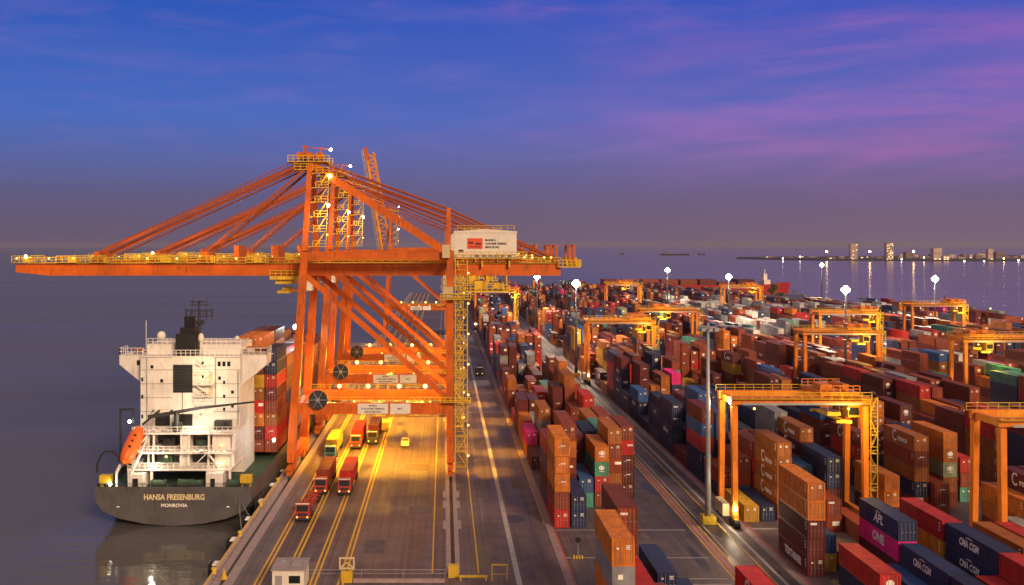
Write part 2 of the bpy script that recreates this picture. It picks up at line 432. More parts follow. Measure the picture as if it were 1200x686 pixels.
# hand-placed stacks, bottom to top ---- block A, next to the quay road
stack('A', 1, 107.5, ['rust', 'red', 'orange', 'grey', 'orange'], True, {3: ('plate', 0)})
stack('A', 2, 120.6, ['maroon', 'rust', 'red', 'rust', 'rust'], True, {4: ('plate', 0)})
stack('A', 2, 107.5, ['navy', 'rust', 'red'], True)
stack('A', 3, 107.5, ['maroon', 'rust'], True)
stack('A', 6, 99.5, ['maroon', 'red', 'rust', 'red'], False, {3: ('C', 1)})
stack('A', 5, 106.5, ['navy'], False)
stack('A', 4, 125.0, ['navy', 'navy'], False)
stack('A', 5, 119.0, ['navy'], False)
stack('A', 1, 163.6, ['red', 'rust', 'orange', 'orange', 'orange'], True, {4: ('hm', 0), 3: ('hm', 0), 2: ('hm', 0)})
stack('A', 2, 163.8, ['navy', 'navy'], False)
stack('A', 1, 176.4, ['navy', 'maroon', 'navy', 'red'], True)
stack('A', 2, 176.4, ['rust', 'maroon', 'rust', 'brown', 'rust'], True)
stack('A', 3, 176.2, ['teal', 'blue'], False, {0: ('disc', 0)})
stack('A', 4, 177.0, ['rust', 'red', 'teal', 'orange'], False, {2: ('disc', 0), 3: ('disc', 0)})
stack('A', 5, 180.0, ['brown', 'brown', 'rust', 'rust', 'brown'], False)
stack('A', 6, 183.0, ['maroon', 'maroon', 'maroon', 'red', 'rust'], False, {2: ('hm', 0), 1: ('hm', 0)})
stack('A', 3, 189.2, ['maroon', 'navy', 'maroon', 'maroon'], False)
stack('A', 4, 192.2, ['rust', 'brown', 'maroon', 'navy'], False)
stack('A', 5, 195.0, ['maroon', 'rust', 'teal', 'teal'], False)
stack('A', 6, 197.0, ['rust', 'maroon', 'rust'], False)
stack('A', 1, 219.0, ['orange', 'pink'], False)
stack('A', 1, 206.0, ['maroon'], False)
stack('A', 2, 206.0, ['maroon', 'rust'], False)
stack('A', 2, 219.0, ['rust', 'teal', 'grey', 'brown'], False)
stack('A', 3, 204.0, ['brown', 'rust', 'red', 'rust'], False)
stack('A', 4, 206.0, ['navy', 'maroon'], False)
stack('A', 5, 208.0, ['red', 'red', 'maroon', 'brown'], False, {1: ('disc', 0)})
stack('A', 6, 210.0, ['orange', 'red', 'rust', 'rust'], False, {1: ('disc', 0)})
# ---- block B, right of the lamp mast road
stack('B', 1, 116.7, ['navy', 'navy', 'red'], False, {2: ('disc', 0)}, x=50.6)
stack('B', 2, 116.7, ['blue'], False)
stack('B', 3, 116.7, ['maroon', 'blue'], False)
stack('B', 4, 116.7, ['blue', 'blue', 'navy'], False, {2: ('CMA CGM', 1), 1: ('CMA CGM', 1)})
stack('B', 5, 116.7, ['maroon', 'navy'], False)
stack('B', 6, 116.7, ['navy', 'maroon', 'navy', 'navy'], False, {3: ('CMA CGM', 1), 2: ('CMA CGM', 1)})
stack('B', 4, 104.1, ['navy', 'blue', 'navy'], False, {2: ('CMA CGM', 1)})
stack('B', 5, 104.1, ['navy', 'maroon', 'red'], False)
stack('B', 6, 104.1, ['rust', 'navy', 'red', 'red'], False)
stack('B', 4, 129.5, ['navy', 'maroon', 'pink', 'navy'], False, {3: ('APL', 1), 2: ('ONE', 1)})
stack('B', 5, 129.5, ['navy', 'yellow'], False)
stack('B', 6, 129.5, ['brown', 'rust', 'yellow', 'red'], False)
stack('B', 3, 130.0, ['navy'], False)
stack('B', 1, 139.4, ['maroon', 'maroon', 'maroon', 'orange', 'orange'], False, {0: ('TEX', 1), 2: ('plate', 0)}, x=50.4)
stack('B', 2, 141.6, ['yellow', 'blue'], False, {0: ('sq', 1)})
stack('B', 3, 142.3, ['tan' if False else 'brown'], False)
stack('B', 1, 167.2, ['yellow'], False)
stack('B', 2, 167.4, ['navy'], False)
stack('B', 3, 168.0, ['rust', 'brown', 'brown', 'brown', 'brown'], False, {4: ('dots', 0), 3: ('C', 1), 2: ('C', 1), 1: ('C', 1)})
stack('B', 4, 167.0, ['maroon'], False)
stack('B', 5, 161.0, ['rust', 'rust'], False, {0: ('disc', 0), 1: ('plate', 0)})
stack('B', 6, 154.5, ['rust'], False)
stack('B', 6, 168.6, ['navy', 'maroon', 'navy', 'navy'], False)
stack('B', 5, 173.6, ['blue', 'sage', 'blue'], False, {2: ('disc', 0)})
stack('B', 1, 181.0, ['navy', 'rust'], False)
stack('B', 2, 181.0, ['blue', 'rust', 'rust'], False, {0: ('disc', 0)})
stack('B', 3, 181.5, ['rust', 'red', 'red', 'rust'], False)
stack('B', 4, 181.0, ['maroon', 'maroon', 'red', 'maroon'], False)
stack('B', 5, 186.4, ['maroon', 'navy', 'navy'], False)
stack('B', 6, 181.4, ['maroon', 'navy', 'brown', 'maroon', 'brown'], False, {4: ('C', 1), 3: ('C', 1)})
# ---- block C
stack('C', 1, 126.9, ['maroon', 'rust', 'brown'], False, x=73.0)
stack('C', 2, 126.6, ['navy', 'maroon', 'red'], False, x=75.85)
stack('C', 3, 139.0, ['rust', 'grey'], False)
stack('C', 4, 150.0, ['rust', 'brown', 'orange'], False, {1: ('plate', 0)})
stack('C', 5, 150.0, ['maroon', 'rust', 'navy', 'maroon'], False, {3: ('C', 1)})
stack('C', 6, 150.0, ['rust', 'yellow', 'maroon', 'maroon'], False)
stack('C', 1, 166.6, ['maroon', 'orange', 'orange'], False, x=73.0)
stack('C', 2, 173.0, ['rust', 'navy', 'brown', 'rust', 'brown'], False, {4: ('C', 1), 3: ('hm', 0)})
stack('C', 3, 171.5, ['rust', 'rust'], False, {0: ('hm', 0), 1: ('hm', 0)})
stack('C', 4, 176.5, ['rust', 'brown', 'sage', 'brown', 'orange'], False, {2: ('disc', 0), 3: ('disc', 0)}, x=87.6)
stack('C', 6, 180.0, ['teal', 'rust', 'red'], False, {0: ('dots', 0)}, x=92.4)
stack('C', 5, 190.0, ['navy', 'maroon', 'navy', 'navy'], False, {3: ('HMM', 1)})
stack('C', 1, 191.0, ['navy', 'maroon', 'red', 'rust'], False, {3: ('C', 1)})
stack('C', 3, 186.0, ['maroon', 'navy', 'maroon', 'maroon'], False, {3: ('C', 1), 2: ('C', 1)})

def auto(block, y0, y1, rows=6, dens=.91, hs=(1, 2, 3, 4, 5), hw=(8, 16, 26, 30, 20), gap=()):
    y = y0; skipcount = 0
    while y < y1:
        if any(a <= y <= b for a, b in gap): y += 12.6; continue
        basecol = pick(W_MAIN); bayh = random.choices(hs, hw)[0]
        for r in range(1, rows + 1):
            if random.random() > dens: continue
            nlev = max(1, min(5, bayh + random.choice((-3, -2, -1, 0, 0, 1, 1, 2))))
            if block == 'A' and r == 1 and y < 300: nlev = min(nlev, 3)
            X = ROWX[block] + PITCH * (r - 1)
            w = W_MAIN
            if block == 'B' and r <= 2 and y < 300: w = W_NAVY
            if block in 'CD' and y < 330: w = W_BROWN
            if block == 'E' and 420 < y < 640: w = W_WHITE; nlev = max(nlev, 4)
            if block in 'FGH' and 520 < y < 660: w = W_WHITE; nlev = max(nlev, 3)
            if block in 'GHI' and y > 600: nlev = min(nlev, 3)
            cols = []
            for k in range(nlev):
                if cols and random.random() < .38: cols.append(cols[-1])
                elif random.random() < .2 and w is W_MAIN: cols.append(basecol)
                else: cols.append(pick(w))
            tx = {}
            for k in range(nlev):
                q = random.random()
                if q < .14: tx[k] = ('disc', 0)
                elif q < .30: tx[k] = ('hm', 0)
                elif q < .42: tx[k] = ('plate', 0)
                elif q < .60 and cols[k] in ('navy', 'brown', 'maroon') and y < 330: tx[k] = ({'navy': 'CMA CGM', 'brown': 'C', 'maroon': 'C'}[cols[k]], 1)
            stack(block, r, y, cols, None, tx)
        y += 12.6
auto('A', 232.0, 930, gap=((425, 437),))
auto('B', 195.0, 925, gap=((420, 436),))
auto('C', 203.5, 920, gap=((420, 436),), hw=(2, 6, 20, 40, 32))
auto('D', 180.0, 915, gap=((420, 436),), hw=(1, 4, 18, 40, 37))
auto('E', 235.0, 910, gap=((440, 455),))
auto('F', 285.0, 910, gap=((440, 455),))
auto('G', 335.0, 900)
auto('H', 385.0, 890)
auto('I', 435.0, 720, rows=5)
boxes = [b for b in boxes if not (b['block'] == 'I' and b['x'] + 3 > 280 and b['y'] < 520)]

# containers on the berthed ship, ahead of its deckhouse
SHX, SHY = -47.3, 176.0
for bay in range(9):
    y = 204.5 + bay * 13.4 + (2.0 if bay >= 4 else 0)
    for row in range(10):                       # row 0 nearest the quay
        x = SHX + 13.4 - CW - row * 2.56
        nt_ = [9, 9, 8, 8, 7, 7, 6, 5, 4][bay] if row < 3 else [7, 7, 7, 6, 6, 5, 5, 4, 3][bay]
        nt_ -= (1 if row == 0 else 0) + random.choice((0, 0, 1)) * (bay > 0)
        z = 3.9
        for k in range(nt_):
            c = pick([('rust', 26), ('maroon', 22), ('red', 14), ('orange', 10), ('navy', 10), ('brown', 10), ('white', 5), ('grey', 3), ('yellow', 3)])
            if bay == 0 and row < 4: c = [['rust', 'red', 'brown', 'rust', 'maroon', 'red', 'navy', 'navy', 'white'], ['rust', 'maroon', 'orange', 'red', 'brown', 'yellow', 'maroon', 'maroon', 'orange'], ['maroon', 'red', 'orange', 'orange', 'navy', 'yellow', 'grey', 'brown', 'orange'], ['orange', 'red', 'rust', 'orange', 'brown', 'yellow', 'navy', 'brown', 'orange']][row][k]
            boxes.append(dict(x=x, y=y, z=z, h=2.591, col=c, block='ship', row=row + 1, bay=bay + 1, lev=k + 1, n=nt_, text=('hm', 0) if random.random() < .3 else None))
            z += 2.62

def visible_px(bs, W=600, Hh=343):
    """how much of the picture every container fills: an id buffer drawn far to near"""
    s = W / 1200.0; buf = np.full((Hh, W), -1, np.int32)
    def P(x, y, z): return ((CX + x * F_PX / y) * s, (CY + (H - z) * F_PX / y) * s)
    order = sorted(range(len(bs)), key=lambda i: (-bs[i]['y'], -abs(bs[i]['x']), bs[i]['z']))
    for i in order:
        b = bs[i]; x0, x1, y0, y1, z0, z1 = b['x'], b['x'] + CW, b['y'], b['y'] + CL, b['z'], b['z'] + b['h']
        xs = x0 if x0 > 0 else x1
        for quad in (((xs, y1, z0), (xs, y0, z0), (xs, y0, z1), (xs, y1, z1)), ((x0, y0, z1), (x1, y0, z1), (x1, y1, z1), (x0, y1, z1)), ((x0, y0, z0), (x1, y0, z0), (x1, y0, z1), (x0, y0, z1))):
            q = [P(*p) for p in quad]
            u0 = max(0, int(min(p[0] for p in q))); u1 = min(W - 1, int(max(p[0] for p in q)) + 1)
            v0 = max(0, int(min(p[1] for p in q))); v1 = min(Hh - 1, int(max(p[1] for p in q)) + 1)
            if u1 < u0 or v1 < v0: continue
            uu, vv = np.meshgrid(np.arange(u0, u1 + 1) + .5, np.arange(v0, v1 + 1) + .5)
            pos = np.ones(uu.shape, bool); neg = pos.copy()
            for k in range(4):
                a, c = q[k], q[(k + 1) % 4]
                e = (c[0] - a[0]) * (vv - a[1]) - (c[1] - a[1]) * (uu - a[0])
                pos &= e >= 0; neg &= e <= 0
            buf[v0:v1 + 1, u0:u1 + 1][pos | neg] = i
    return np.bincount(buf[buf >= 0], minlength=len(bs))

vis = visible_px(boxes)
rank = sorted(range(len(boxes)), key=lambda i: -vis[i])
near = [i for i in rank[:298] if vis[i] > 0]
near_set = set(near)

# shared meshes
def corrugated(h):
    """a 40-ft box: ribbed long walls, ribbed roof and back, framed corners"""
    m = MB(); p = .13; d = .036; n = int((CL - .5) / (p * 2))
    ys = [.25]; offs = [0]
    step = (CL - .5) / n
    for k in range(n):
        a = .25 + k * step
        ys += [a + step * .1, a + step * .4, a + step * .6, a + step * .9]; offs += [0, d, d, 0]
    ys.append(CL - .25); offs.append(0)
    for side in (0, 1):
        vs = []
        for y, o_ in zip(ys, offs):
            x = (.02 + o_) if side == 0 else CW - .02 - o_
            vs += [(x, y, .16), (x, y, h - .12)]
        nn = len(ys)
        m.add(vs, [((2 * k, 2 * k + 1, 2 * k + 3, 2 * k + 2) if side == 1 else (2 * k, 2 * k + 2, 2 * k + 3, 2 * k + 1)) for k in range(nn - 1)])
    vs = []
    for y, o_ in zip(ys, offs): vs += [(.06, y, h - .02 - o_ * .5), (CW - .06, y, h - .02 - o_ * .5)]
    m.add(vs, [(2 * k, 2 * k + 1, 2 * k + 3, 2 * k + 2) for k in range(len(ys) - 1)])
    for x in (0, CW - .09): m.box(x, x + .09, .18, CL - .18, 0, .17); m.box(x, x + .09, .18, CL - .18, h - .13, h)
    for y in (0.02, CL - .12):
        m.box(.181, CW - .181, y, y + .1, 0, .15); m.box(.181, CW - .181, y, y + .1, h - .13, h - .004)
    for x in (0, CW - .18):
        for y in (0, CL - .18): m.box(x, x + .18, y, y + .18, 0, h + .004)
    m.box(.18, CW - .18, CL - .10, CL - .04, .15, h - .13)
    m.box(.1, CW - .1, .13, CL - .13, .05, .12)
    m.box(.181, CW - .181, .12, .2, .15, h - .13)
    return m
BODY = {h: corrugated(h).mesh('shipping_container', CM['rust']) for h in (2.591, 2.896)}
def door_leaf(h):
    m = MB(); w = (CW - .38) / 2
    m.box(0, w, 0, .05, 0, h - .30)
    for k in range(4):
        z = .12 + k * (h - .5) / 4
        m.box(.08, w - .08, -.022, 0, z, z + (h - .5) / 4 - .14)
    return m
def lock_rods(h):
    m = MB(); w = (CW - .38) / 2
    for x in (.28, w - .25):
        m.tube((x, -.05, .02), (x, -.05, h - .32), .026, n=6); m.box(x - .02, x + .22, -.075, -.05, 1.0, 1.05)
    return m
DOOR = {h: door_leaf(h).mesh('door', CM['rust']) for h in (2.591, 2.896)}
ROD = {h: lock_rods(h).mesh('lock_rod', M['steel']) for h in (2.591, 2.896)}
def mark_mesh(kind):
    m = MB()
    if kind == 'plate': m.box(.35, 1.25, -.01, 0, 1.95, 2.25)
    elif kind == 'hm':
        m.box(.95, 1.75, -.01, 0, 1.55, 1.72); m.box(.62, .9, -.01, 0, 1.42, 1.5)
    elif kind == 'disc':
        m.add([(1.2 + .5 * math.cos(t), -.01, 1.5 + .42 * math.sin(t)) for t in [2 * math.pi * k / 12 for k in range(12)]], [tuple(range(12))])
        m.box(.8, 1.65, -.01, 0, .82, .95)
    elif kind == 'dots':
        for x in (.6, 1.6): m.add([(x + .2 * math.cos(t), -.01, 1.85 + .2 * math.sin(t)) for t in [2 * math.pi * k / 10 for k in range(10)]], [tuple(range(10))])
    elif kind == 'id':
        for k in range(3): m.box(1.45, 2.05 - .12 * (k % 2), -.01, 0, 2.15 - k * .17, 2.24 - k * .17)
        m.box(.45, .75, -.01, 0, 1.8, 2.0)
    elif kind == 'sideid':
        for k in range(3): m.box(-.01, 0, .7, 1.0, 2.0 - k * .42, 2.22 - k * .42)
    return m.mesh('lettering', M['letter'])
MARK = {k: mark_mesh(k) for k in ('plate', 'hm', 'disc', 'dots', 'id', 'sideid')}
def big_c():
    m = MB(); n = 18; vs = []
    for k in range(n + 1):
        t = R(45) + R(270) * k / n
        for rr in (.5, .34): vs.append((-.004, -rr * math.cos(t) * 1.0, rr * math.sin(t)))
    m.add(vs, [(2 * k, 2 * k + 1, 2 * k + 3, 2 * k + 2) for k in range(n)])
    return m.mesh('emblem', M['letter'])
BIGC = big_c()
def swoosh():
    m = MB(); vs = []
    for k in range(9):
        t = k / 8; vs += [(-.004, .9 - 1.8 * t, .18 * math.sin(math.pi * t)), (-.004, .9 - 1.8 * t, .18 * math.sin(math.pi * t) - .14 * math.sin(math.pi * t) - .01)]
    m.add(vs, [(2 * k, 2 * k + 1, 2 * k + 3, 2 * k + 2) for k in range(8)])
    return m.mesh('emblem', M['letter'])
SWOOSH = swoosh()

BLOCK_WORDS = {'A': 'quayside block', 'B': 'second block', 'C': 'third block', 'D': 'fourth block', 'E': 'fifth block', 'F': 'sixth block', 'G': 'seventh block', 'H': 'eighth block', 'I': 'ninth block'}
def con_label(b):
    name = CC[b['col']][1]; t = b['text']
    if t and t[1] == 1 and b['x'] > 0: name = 'white-lettered ' + name
    elif t and t[0] == 'disc': name = 'emblem-marked ' + name
    elif t and t[0] == 'plate': name = 'plate-marked ' + name
    lev = 'on top' if b['lev'] == b['n'] and b['n'] > 1 else ('on the ground' if b['n'] == 1 else ('at the bottom' if b['lev'] == 1 else ORD[b['lev']] + ' up'))
    if b['block'] == 'ship':
        return f"{name} container {lev}, {ordw(b['row'])} row from quay, {ordw(b['bay'])} bay ahead of ship's deckhouse"
    return f"{name} container {lev}, {ordw(b['row'])} row inland, {ordw(b['bay'])} bay back, {BLOCK_WORDS[b['block']]}"

def set_mat(o, mat):
    o.material_slots[0].link = 'OBJECT'; o.material_slots[0].material = mat
for i in near:
    b = boxes[i]; h = b['h']; mat = CM[b['col']]
    grp = 'containers loaded on the berthed ship' if b['block'] == 'ship' else 'containers stacked in the yard'
    c = obj('shipping_container', BODY[h], None, (b['x'], b['y'], b['z'])); set_mat(c, mat)
    tag(c, con_label(b), 'container', grp)
    if vis[i] > 24 or b['y'] < 230:
        for s in (0, 1):
            d = obj('door', DOOR[h], c, (.19 + s * (CW - .38) / 2, .07, .15)); set_mat(d, mat)
            if b['y'] < 230: obj('lock_rod', ROD[h], d)
    t = b['text']
    if t and t[1] == 0 and t[0] in MARK: obj('lettering', MARK[t[0]], c, (0, .04, 0))
    elif b['y'] < 260 and random.random() < .7: obj('lettering', MARK['id'], c, (0, .04, 0))
    if t and t[1] == 1 and b['x'] > 0:
        hc = h / 2
        if t[0] == 'C':
            e = obj('emblem', BIGC, c, (.012, 7.6, hc + .2)); e.scale = (1, 1.9, 2.1)
            lettering('ronos', M['letter'], c, (.012, 4.6, hc - .15), 3.6, .75, LEFT, .03)
        elif t[0] == 'CMA CGM':
            lettering('CMA CGM', M['letter'], c, (.012, 6.4, hc + .1), 4.6, .95, LEFT, .04, shear=.2)
            e = obj('emblem', SWOOSH, c, (.012, 6.4, hc + .8)); 
            lettering('LINE', M['letter'], c, (.012, 2.6, hc - .45), 2.6, .4, LEFT, .03) if False else None
        elif t[0] == 'APL':
            lettering('APL', M['letter'], c, (.012, 6.0, hc + .1), 3.0, 1.3, LEFT, .03, shear=.3)
            obj('emblem', SWOOSH, c, (.012, 6.2, hc + .85))
        elif t[0] == 'ONE': lettering('ONE', M['letter'], c, (.012, 6.0, hc + .15), 3.6, 1.35, LEFT, .05)
        elif t[0] == 'TEX': lettering('TEXTAINER', M['letter'], c, (.012, 6.0, hc), 7.0, 1.1, LEFT, .04)
        elif t[0] == 'HMM': lettering('HMM', M['letter'], c, (.012, 6.0, hc), 3.4, 1.0, LEFT, .04)
        elif t[0] == 'sq':
            m_ = MB(); m_.box(-.01, 0, -.7, .7, -.7, .7); m_.build('emblem', CM['navy'], c, (.012, 5, hc))
    if b['x'] > 0 and b['y'] < 200 and random.random() < .6: obj('lettering', MARK['sideid'], c, (.012, 0, 0))

# the rest of the yard as one mass
def far_mass(idx, name, label=None):
    vs = []; fs = []; cols = []; mis = []
    for i in idx:
        b = boxes[i]; x0, x1, y0, y1, z0, z1 = b['x'], b['x'] + CW, b['y'], b['y'] + CL, b['z'], b['z'] + b['h']
        o_ = len(vs); v = random.uniform(.75, 1.2); c = CC[b['col']][0]
        vs += [(x0, y0, z0), (x1, y0, z0), (x1, y1, z0), (x0, y1, z0), (x0, y0, z1), (x1, y0, z1), (x1, y1, z1), (x0, y1, z1)]
        for f in ((4, 5, 6, 7), (0, 1, 5, 4), (1, 2, 6, 5), (2, 3, 7, 6), (3, 0, 4, 7)):
            fs.append(tuple(k + o_ for k in f)); cols.append((c[0] * v, c[1] * v, c[2] * v, 1))
        t = b['text']
        if t or random.random() < .3:
            w = random.uniform(.35, 1.2); hh = random.uniform(.25, .8); cx = x0 + random.uniform(.6, 1.8) - w / 2; cz = z0 + random.uniform(1.0, 2.0)
            o_ = len(vs); vs += [(cx, y0 - .02, cz), (cx + w, y0 - .02, cz), (cx + w, y0 - .02, cz + hh), (cx, y0 - .02, cz + hh)]
            fs.append((o_, o_ + 1, o_ + 2, o_ + 3)); cols.append((.8, .78, .74, 1))
        if b['col'] in ('navy', 'maroon', 'brown') and random.random() < .25:
            o_ = len(vs); a = y0 + 4; l = random.uniform(2.5, 5); cz = z0 + 1.1
            vs += [(x0 - .02, a, cz), (x0 - .02, a + l, cz), (x0 - .02, a + l, cz + .6), (x0 - .02, a, cz + .6)]
            fs.append((o_, o_ + 3, o_ + 2, o_ + 1)); cols.append((.5, .48, .47, 1))
    me = bpy.data.meshes.new(name); me.from_pydata(vs, [], fs)
    at_ = me.attributes.new('tint', 'FLOAT_COLOR', 'FACE')
    at_.data.foreach_set('color', np.array(cols, np.float32).ravel())
    m, nt, b = new_mat('far_container_paint'); L = nt.links.new
    a = node(nt, 'ShaderNodeAttribute'); a.attribute_name = 'tint'
    tc = node(nt, 'ShaderNodeTexCoord'); nz = node(nt, 'ShaderNodeTexNoise'); nz.inputs['Scale'].default_value = .5; nz.inputs['Detail'].default_value = 4
    L(tc.outputs['Object'], nz.inputs['Vector'])
    mr = node(nt, 'ShaderNodeMapRange'); L(nz.outputs['Fac'], mr.inputs['Value'])
    for k, v in zip(('From Min', 'From Max', 'To Min', 'To Max'), (.3, .7, .65, 1.3)): mr.inputs[k].default_value = v
    vm = node(nt, 'ShaderNodeVectorMath', operation='SCALE'); L(a.outputs['Color'], vm.inputs[0]); L(mr.outputs[0], vm.inputs['Scale'])
    L(vm.outputs[0], b.inputs['Base Color']); b.inputs['Roughness'].default_value = .55; b.inputs['Specular IOR Level'].default_value = .4
    me.materials.append(m); me.update()
    return obj(name, me)
rest = [i for i in range(len(boxes)) if i not in near_set]
mass = far_mass(rest, 'shipping_containers_beyond'); tag(mass, 'hundreds of distant stacked containers filling the rest of the yard and ship', 'containers', kind='stuff')

# ------------------------------------------------------------------ ship-to-shore cranes
def lamp_mesh(r): return MB().ball((0, 0, 0), r, 8, 5)
LAMP_Y = lamp_mesh(.45).mesh('floodlight', M['lamp_yellow'])
LAMP_S = lamp_mesh(.22).mesh('lamp', M['lamp_soft'])
LAMP_W = lamp_mesh(.28).mesh('lamp', M['lamp_white'])

def make_quay_crane(raised=False):
    root = thing('quay_crane', (0, 0, 0), 'quay crane', 'crane', 'orange quay cranes along the berth')
    O, Y = M['orange'], M['yellow']; G = 31.5
    for sx in (0, G):
        MB().box(sx - .7, sx + .7, -10.5, 10.5, 3.0, 4.5).build('sill_beam', O, root)
        for sy in (-9, 9):
            b = MB()
            b.box(sx - .5, sx + .5, sy - 3.8, sy + 3.8, 1.9, 2.6); b.beam((sx, sy, 2.5), (sx, sy, 3.1), 1.1)
            for q in (-2.4, 2.4):
                b.box(sx - .45, sx + .45, sy + q - 1.3, sy + q + 1.3, .9, 1.7); b.beam((sx, sy + q, 1.6), (sx, sy + q, 2.0), .7)
            bo = b.build('bogie', O, root)
            w = MB()
            for q in (-3.2, -1.7, 1.7, 3.2): w.cut().tube((sx - .2, sy + q, .55), (sx + .2, sy + q, .55), .52, n=12)
            w.build_each('wheel', M['dark'], bo)
    for sy in (-9, 9):
        MB().beam((0, sy, 4.5), (2.6, sy, 44.6), 1.7, 1.7, 1.4, 1.4).build('leg', O, root)
        MB().beam((G, sy, 4.5), (G, sy, 44.6), 1.5, 1.5, 1.3, 1.3).build('leg', O, root)
        MB().box(.9, G - .6, sy - .7, sy + .7, 12.5, 14.7).build('portal_beam', O, root)
        MB().beam((2.5, sy, 40.2), (G - .4, sy, 15.4), 1.05).build('diagonal_brace', O, root)
        MB().box(2.0, G + .5, sy - .6, sy + .6, 43.0, 44.5).build('top_beam', O, root)
        r = MB(); r.rail((1.5, sy - .5, 14.71), (G - 1, sy - .5, 14.71)); r.build('handrail', Y, root)
    for x in (2.3, G):
        MB().box(x - .6, x + .6, -8.4, 8.4, 42.4, 44.2).build('cross_beam', O, root)
        MB().box(x - (1.6 if x < 9 else .6), x - (.4 if x < 9 else -.6), -8.3, 8.3, 12.6, 14.4).build('cross_beam', O, root)
    for sy in (-3.3, 3.3):
        MB().box(-1.2, 54, sy - .55, sy + .55, 39.7, 42.2).build('girder', O, root)
        w = MB(); y2 = sy + (-.9 if sy < 0 else .9)
        w.box(-1.2, 54, min(sy, y2) - .1, max(sy, y2) + .1, 42.21, 42.3); w.rail((-1.2, y2, 42.3), (54, y2, 42.3)); w.build('walkway', Y, root)
        for x in (2.3, G): MB().beam((x, sy, 42.2), (x, sy, 43.2), .8).build('hanger', O, root)
    for x in (8, 18, 26, 40, 50): MB().box(x - .4, x + .4, -2.74, 2.74, 40.4, 41.6).build('girder_tie', O, root)
    # boom
    def boom_pt(x, y, z):
        if not raised: return (x, y, z)
        t = -(x + 1.2); zz = z - 41
        return (-1.2 - t * .165 - zz * .985 , y, 41.5 + t * .985 - zz * .165)
    for sy in (-3.3, 3.3):
        bw, bh = (1.0, 1.1) if raised else (1.1, 2.5)
        if raised:
            ch = MB(); ch.beam(boom_pt(-1.3, sy, 36.6), boom_pt(-54, sy, 37.4), .9, .9)
            for k in range(13): ch.beam(boom_pt(-1.5 - 4 * k, sy, 41), boom_pt(-3.5 - 4 * k, sy, 37), .5); ch.beam(boom_pt(-3.5 - 4 * k, sy, 37), boom_pt(-5.5 - 4 * k, sy, 41), .5)
            ch.build('boom_lattice', M['raised'], root)
        MB().beam(boom_pt(-1.3, sy, 40.95), boom_pt(-50, sy, 40.95), bw, bh).build('boom', M['raised'] if raised else O, root)
        MB().beam(boom_pt(-50.02, sy, 40.95), boom_pt(-57, sy, 41.2), bw, bh, *((1.6, 1.0) if raised else (1.0, 1.6))).build('boom_tip', O, root)
        if not raised:
            w = MB(); y2 = sy + (-.9 if sy < 0 else .9)
            w.box(-57, -1.4, min(sy, y2) - .1, max(sy, y2) + .1, 42.21, 42.3); w.rail((-57, y2, 42.3), (-1.4, y2, 42.3)); w.build('walkway', Y, root)
        else:
            w = MB(); y2 = sy + (-.9 if sy < 0 else .9); w.beam(boom_pt(-3, y2, 42.3), boom_pt(-56, y2, 42.3), .3, 1.1)
            for k in range(18): w.beam(boom_pt(-3 - 3 * k, y2, 42.3), boom_pt(-3 - 3 * k, y2, 43.4), .12)
            w.beam(boom_pt(-3, y2, 43.4), boom_pt(-56, y2, 43.4), .14); w.build('walkway', Y, root)
    t = MB()
    for k in range(8):
        x = -5 - 7 * k; t.beam(boom_pt(x, -2.74, 41.4), boom_pt(x, 2.74, 41.4), .5)
        if k < 7: t.beam(boom_pt(x, -2.74, 41.4), boom_pt(x - 7, 2.74, 41.4), .3)
    t.build('boom_tie', M['raised'] if raised else O, root)
    if not raised:
        p = MB()
        for x, l in ((-56, 3), (-46.5, 4), (-40, 3.4), (-27, 5.5), (-18, 3.4), (-8, 4)):
            p.box(x - l / 2, x + l / 2, -4.6, 4.6, 42.32, 42.42)
            p.rail((x - l / 2, -4.6, 42.42), (x + l / 2, -4.6, 42.42), 1.3, 1.2, .07); p.rail((x - l / 2, 4.6, 42.42), (x + l / 2, 4.6, 42.42), 1.3, 1.2, .07)
            p.box(x - l / 4, x + l / 6, -1.2, 1.2, 42.43, 43.5); p.cut()
        p.build_each('boom_platform', Y, root)
        b = MB()
        for x in (-40.5, -18.5, -12, -4): b.box(x - .5, x + .5, -4, 4, 42.5, 44.6 + (1.2 if x > -13 else 0)); b.cut()
        b.build_each('stay_bracket', O, root)
        for x in (-56.5, -50, -45, -30, -24, -12): obj('lamp', LAMP_S, root, (x, -4.5, 43.2))
        for x in (-54.6,): obj('lamp', LAMP_W, root, (x, -4.6, 43.6))
    # A-frame
    for sy in (-1, 1):
        MB().beam((2.6, sy * 9, 44.6), (2.8, sy * 2.4, 63.2), 1.15, 1.15, .9, .9).build('mast_leg', O, root)
        MB().beam((3.2, sy * 2.4, 62.4), (G, sy * 3.3, 44.0), 1.0, 1.5).build('backstay_beam', O, root)
        MB().beam((G - .3, sy * 3.3, 44.2), (G - .3, sy * 3.0, 53.5), .8, .8).build('pylon', O, root)
        s = MB()
        for dz, dx in ((0, 0), (-.9, .5)):
            s.tube((3.4, sy * 2.6, 63.6 + dz), (G - .3, sy * 3.0, 53.4 + dz), .17, n=6); s.tube((G - .3, sy * 3.0, 53.4 + dz), (53.2 - dx, sy * 3.2, 43.2), .17, n=6)
        s.tube((4.4, sy * 2.6, 61.2), (34, sy * 3.2, 49.0), .13, n=6); s.tube((34, sy * 3.2, 49), (52, sy * 3.2, 43), .13, n=6)
        s.build('backstay', M['wire'], root)
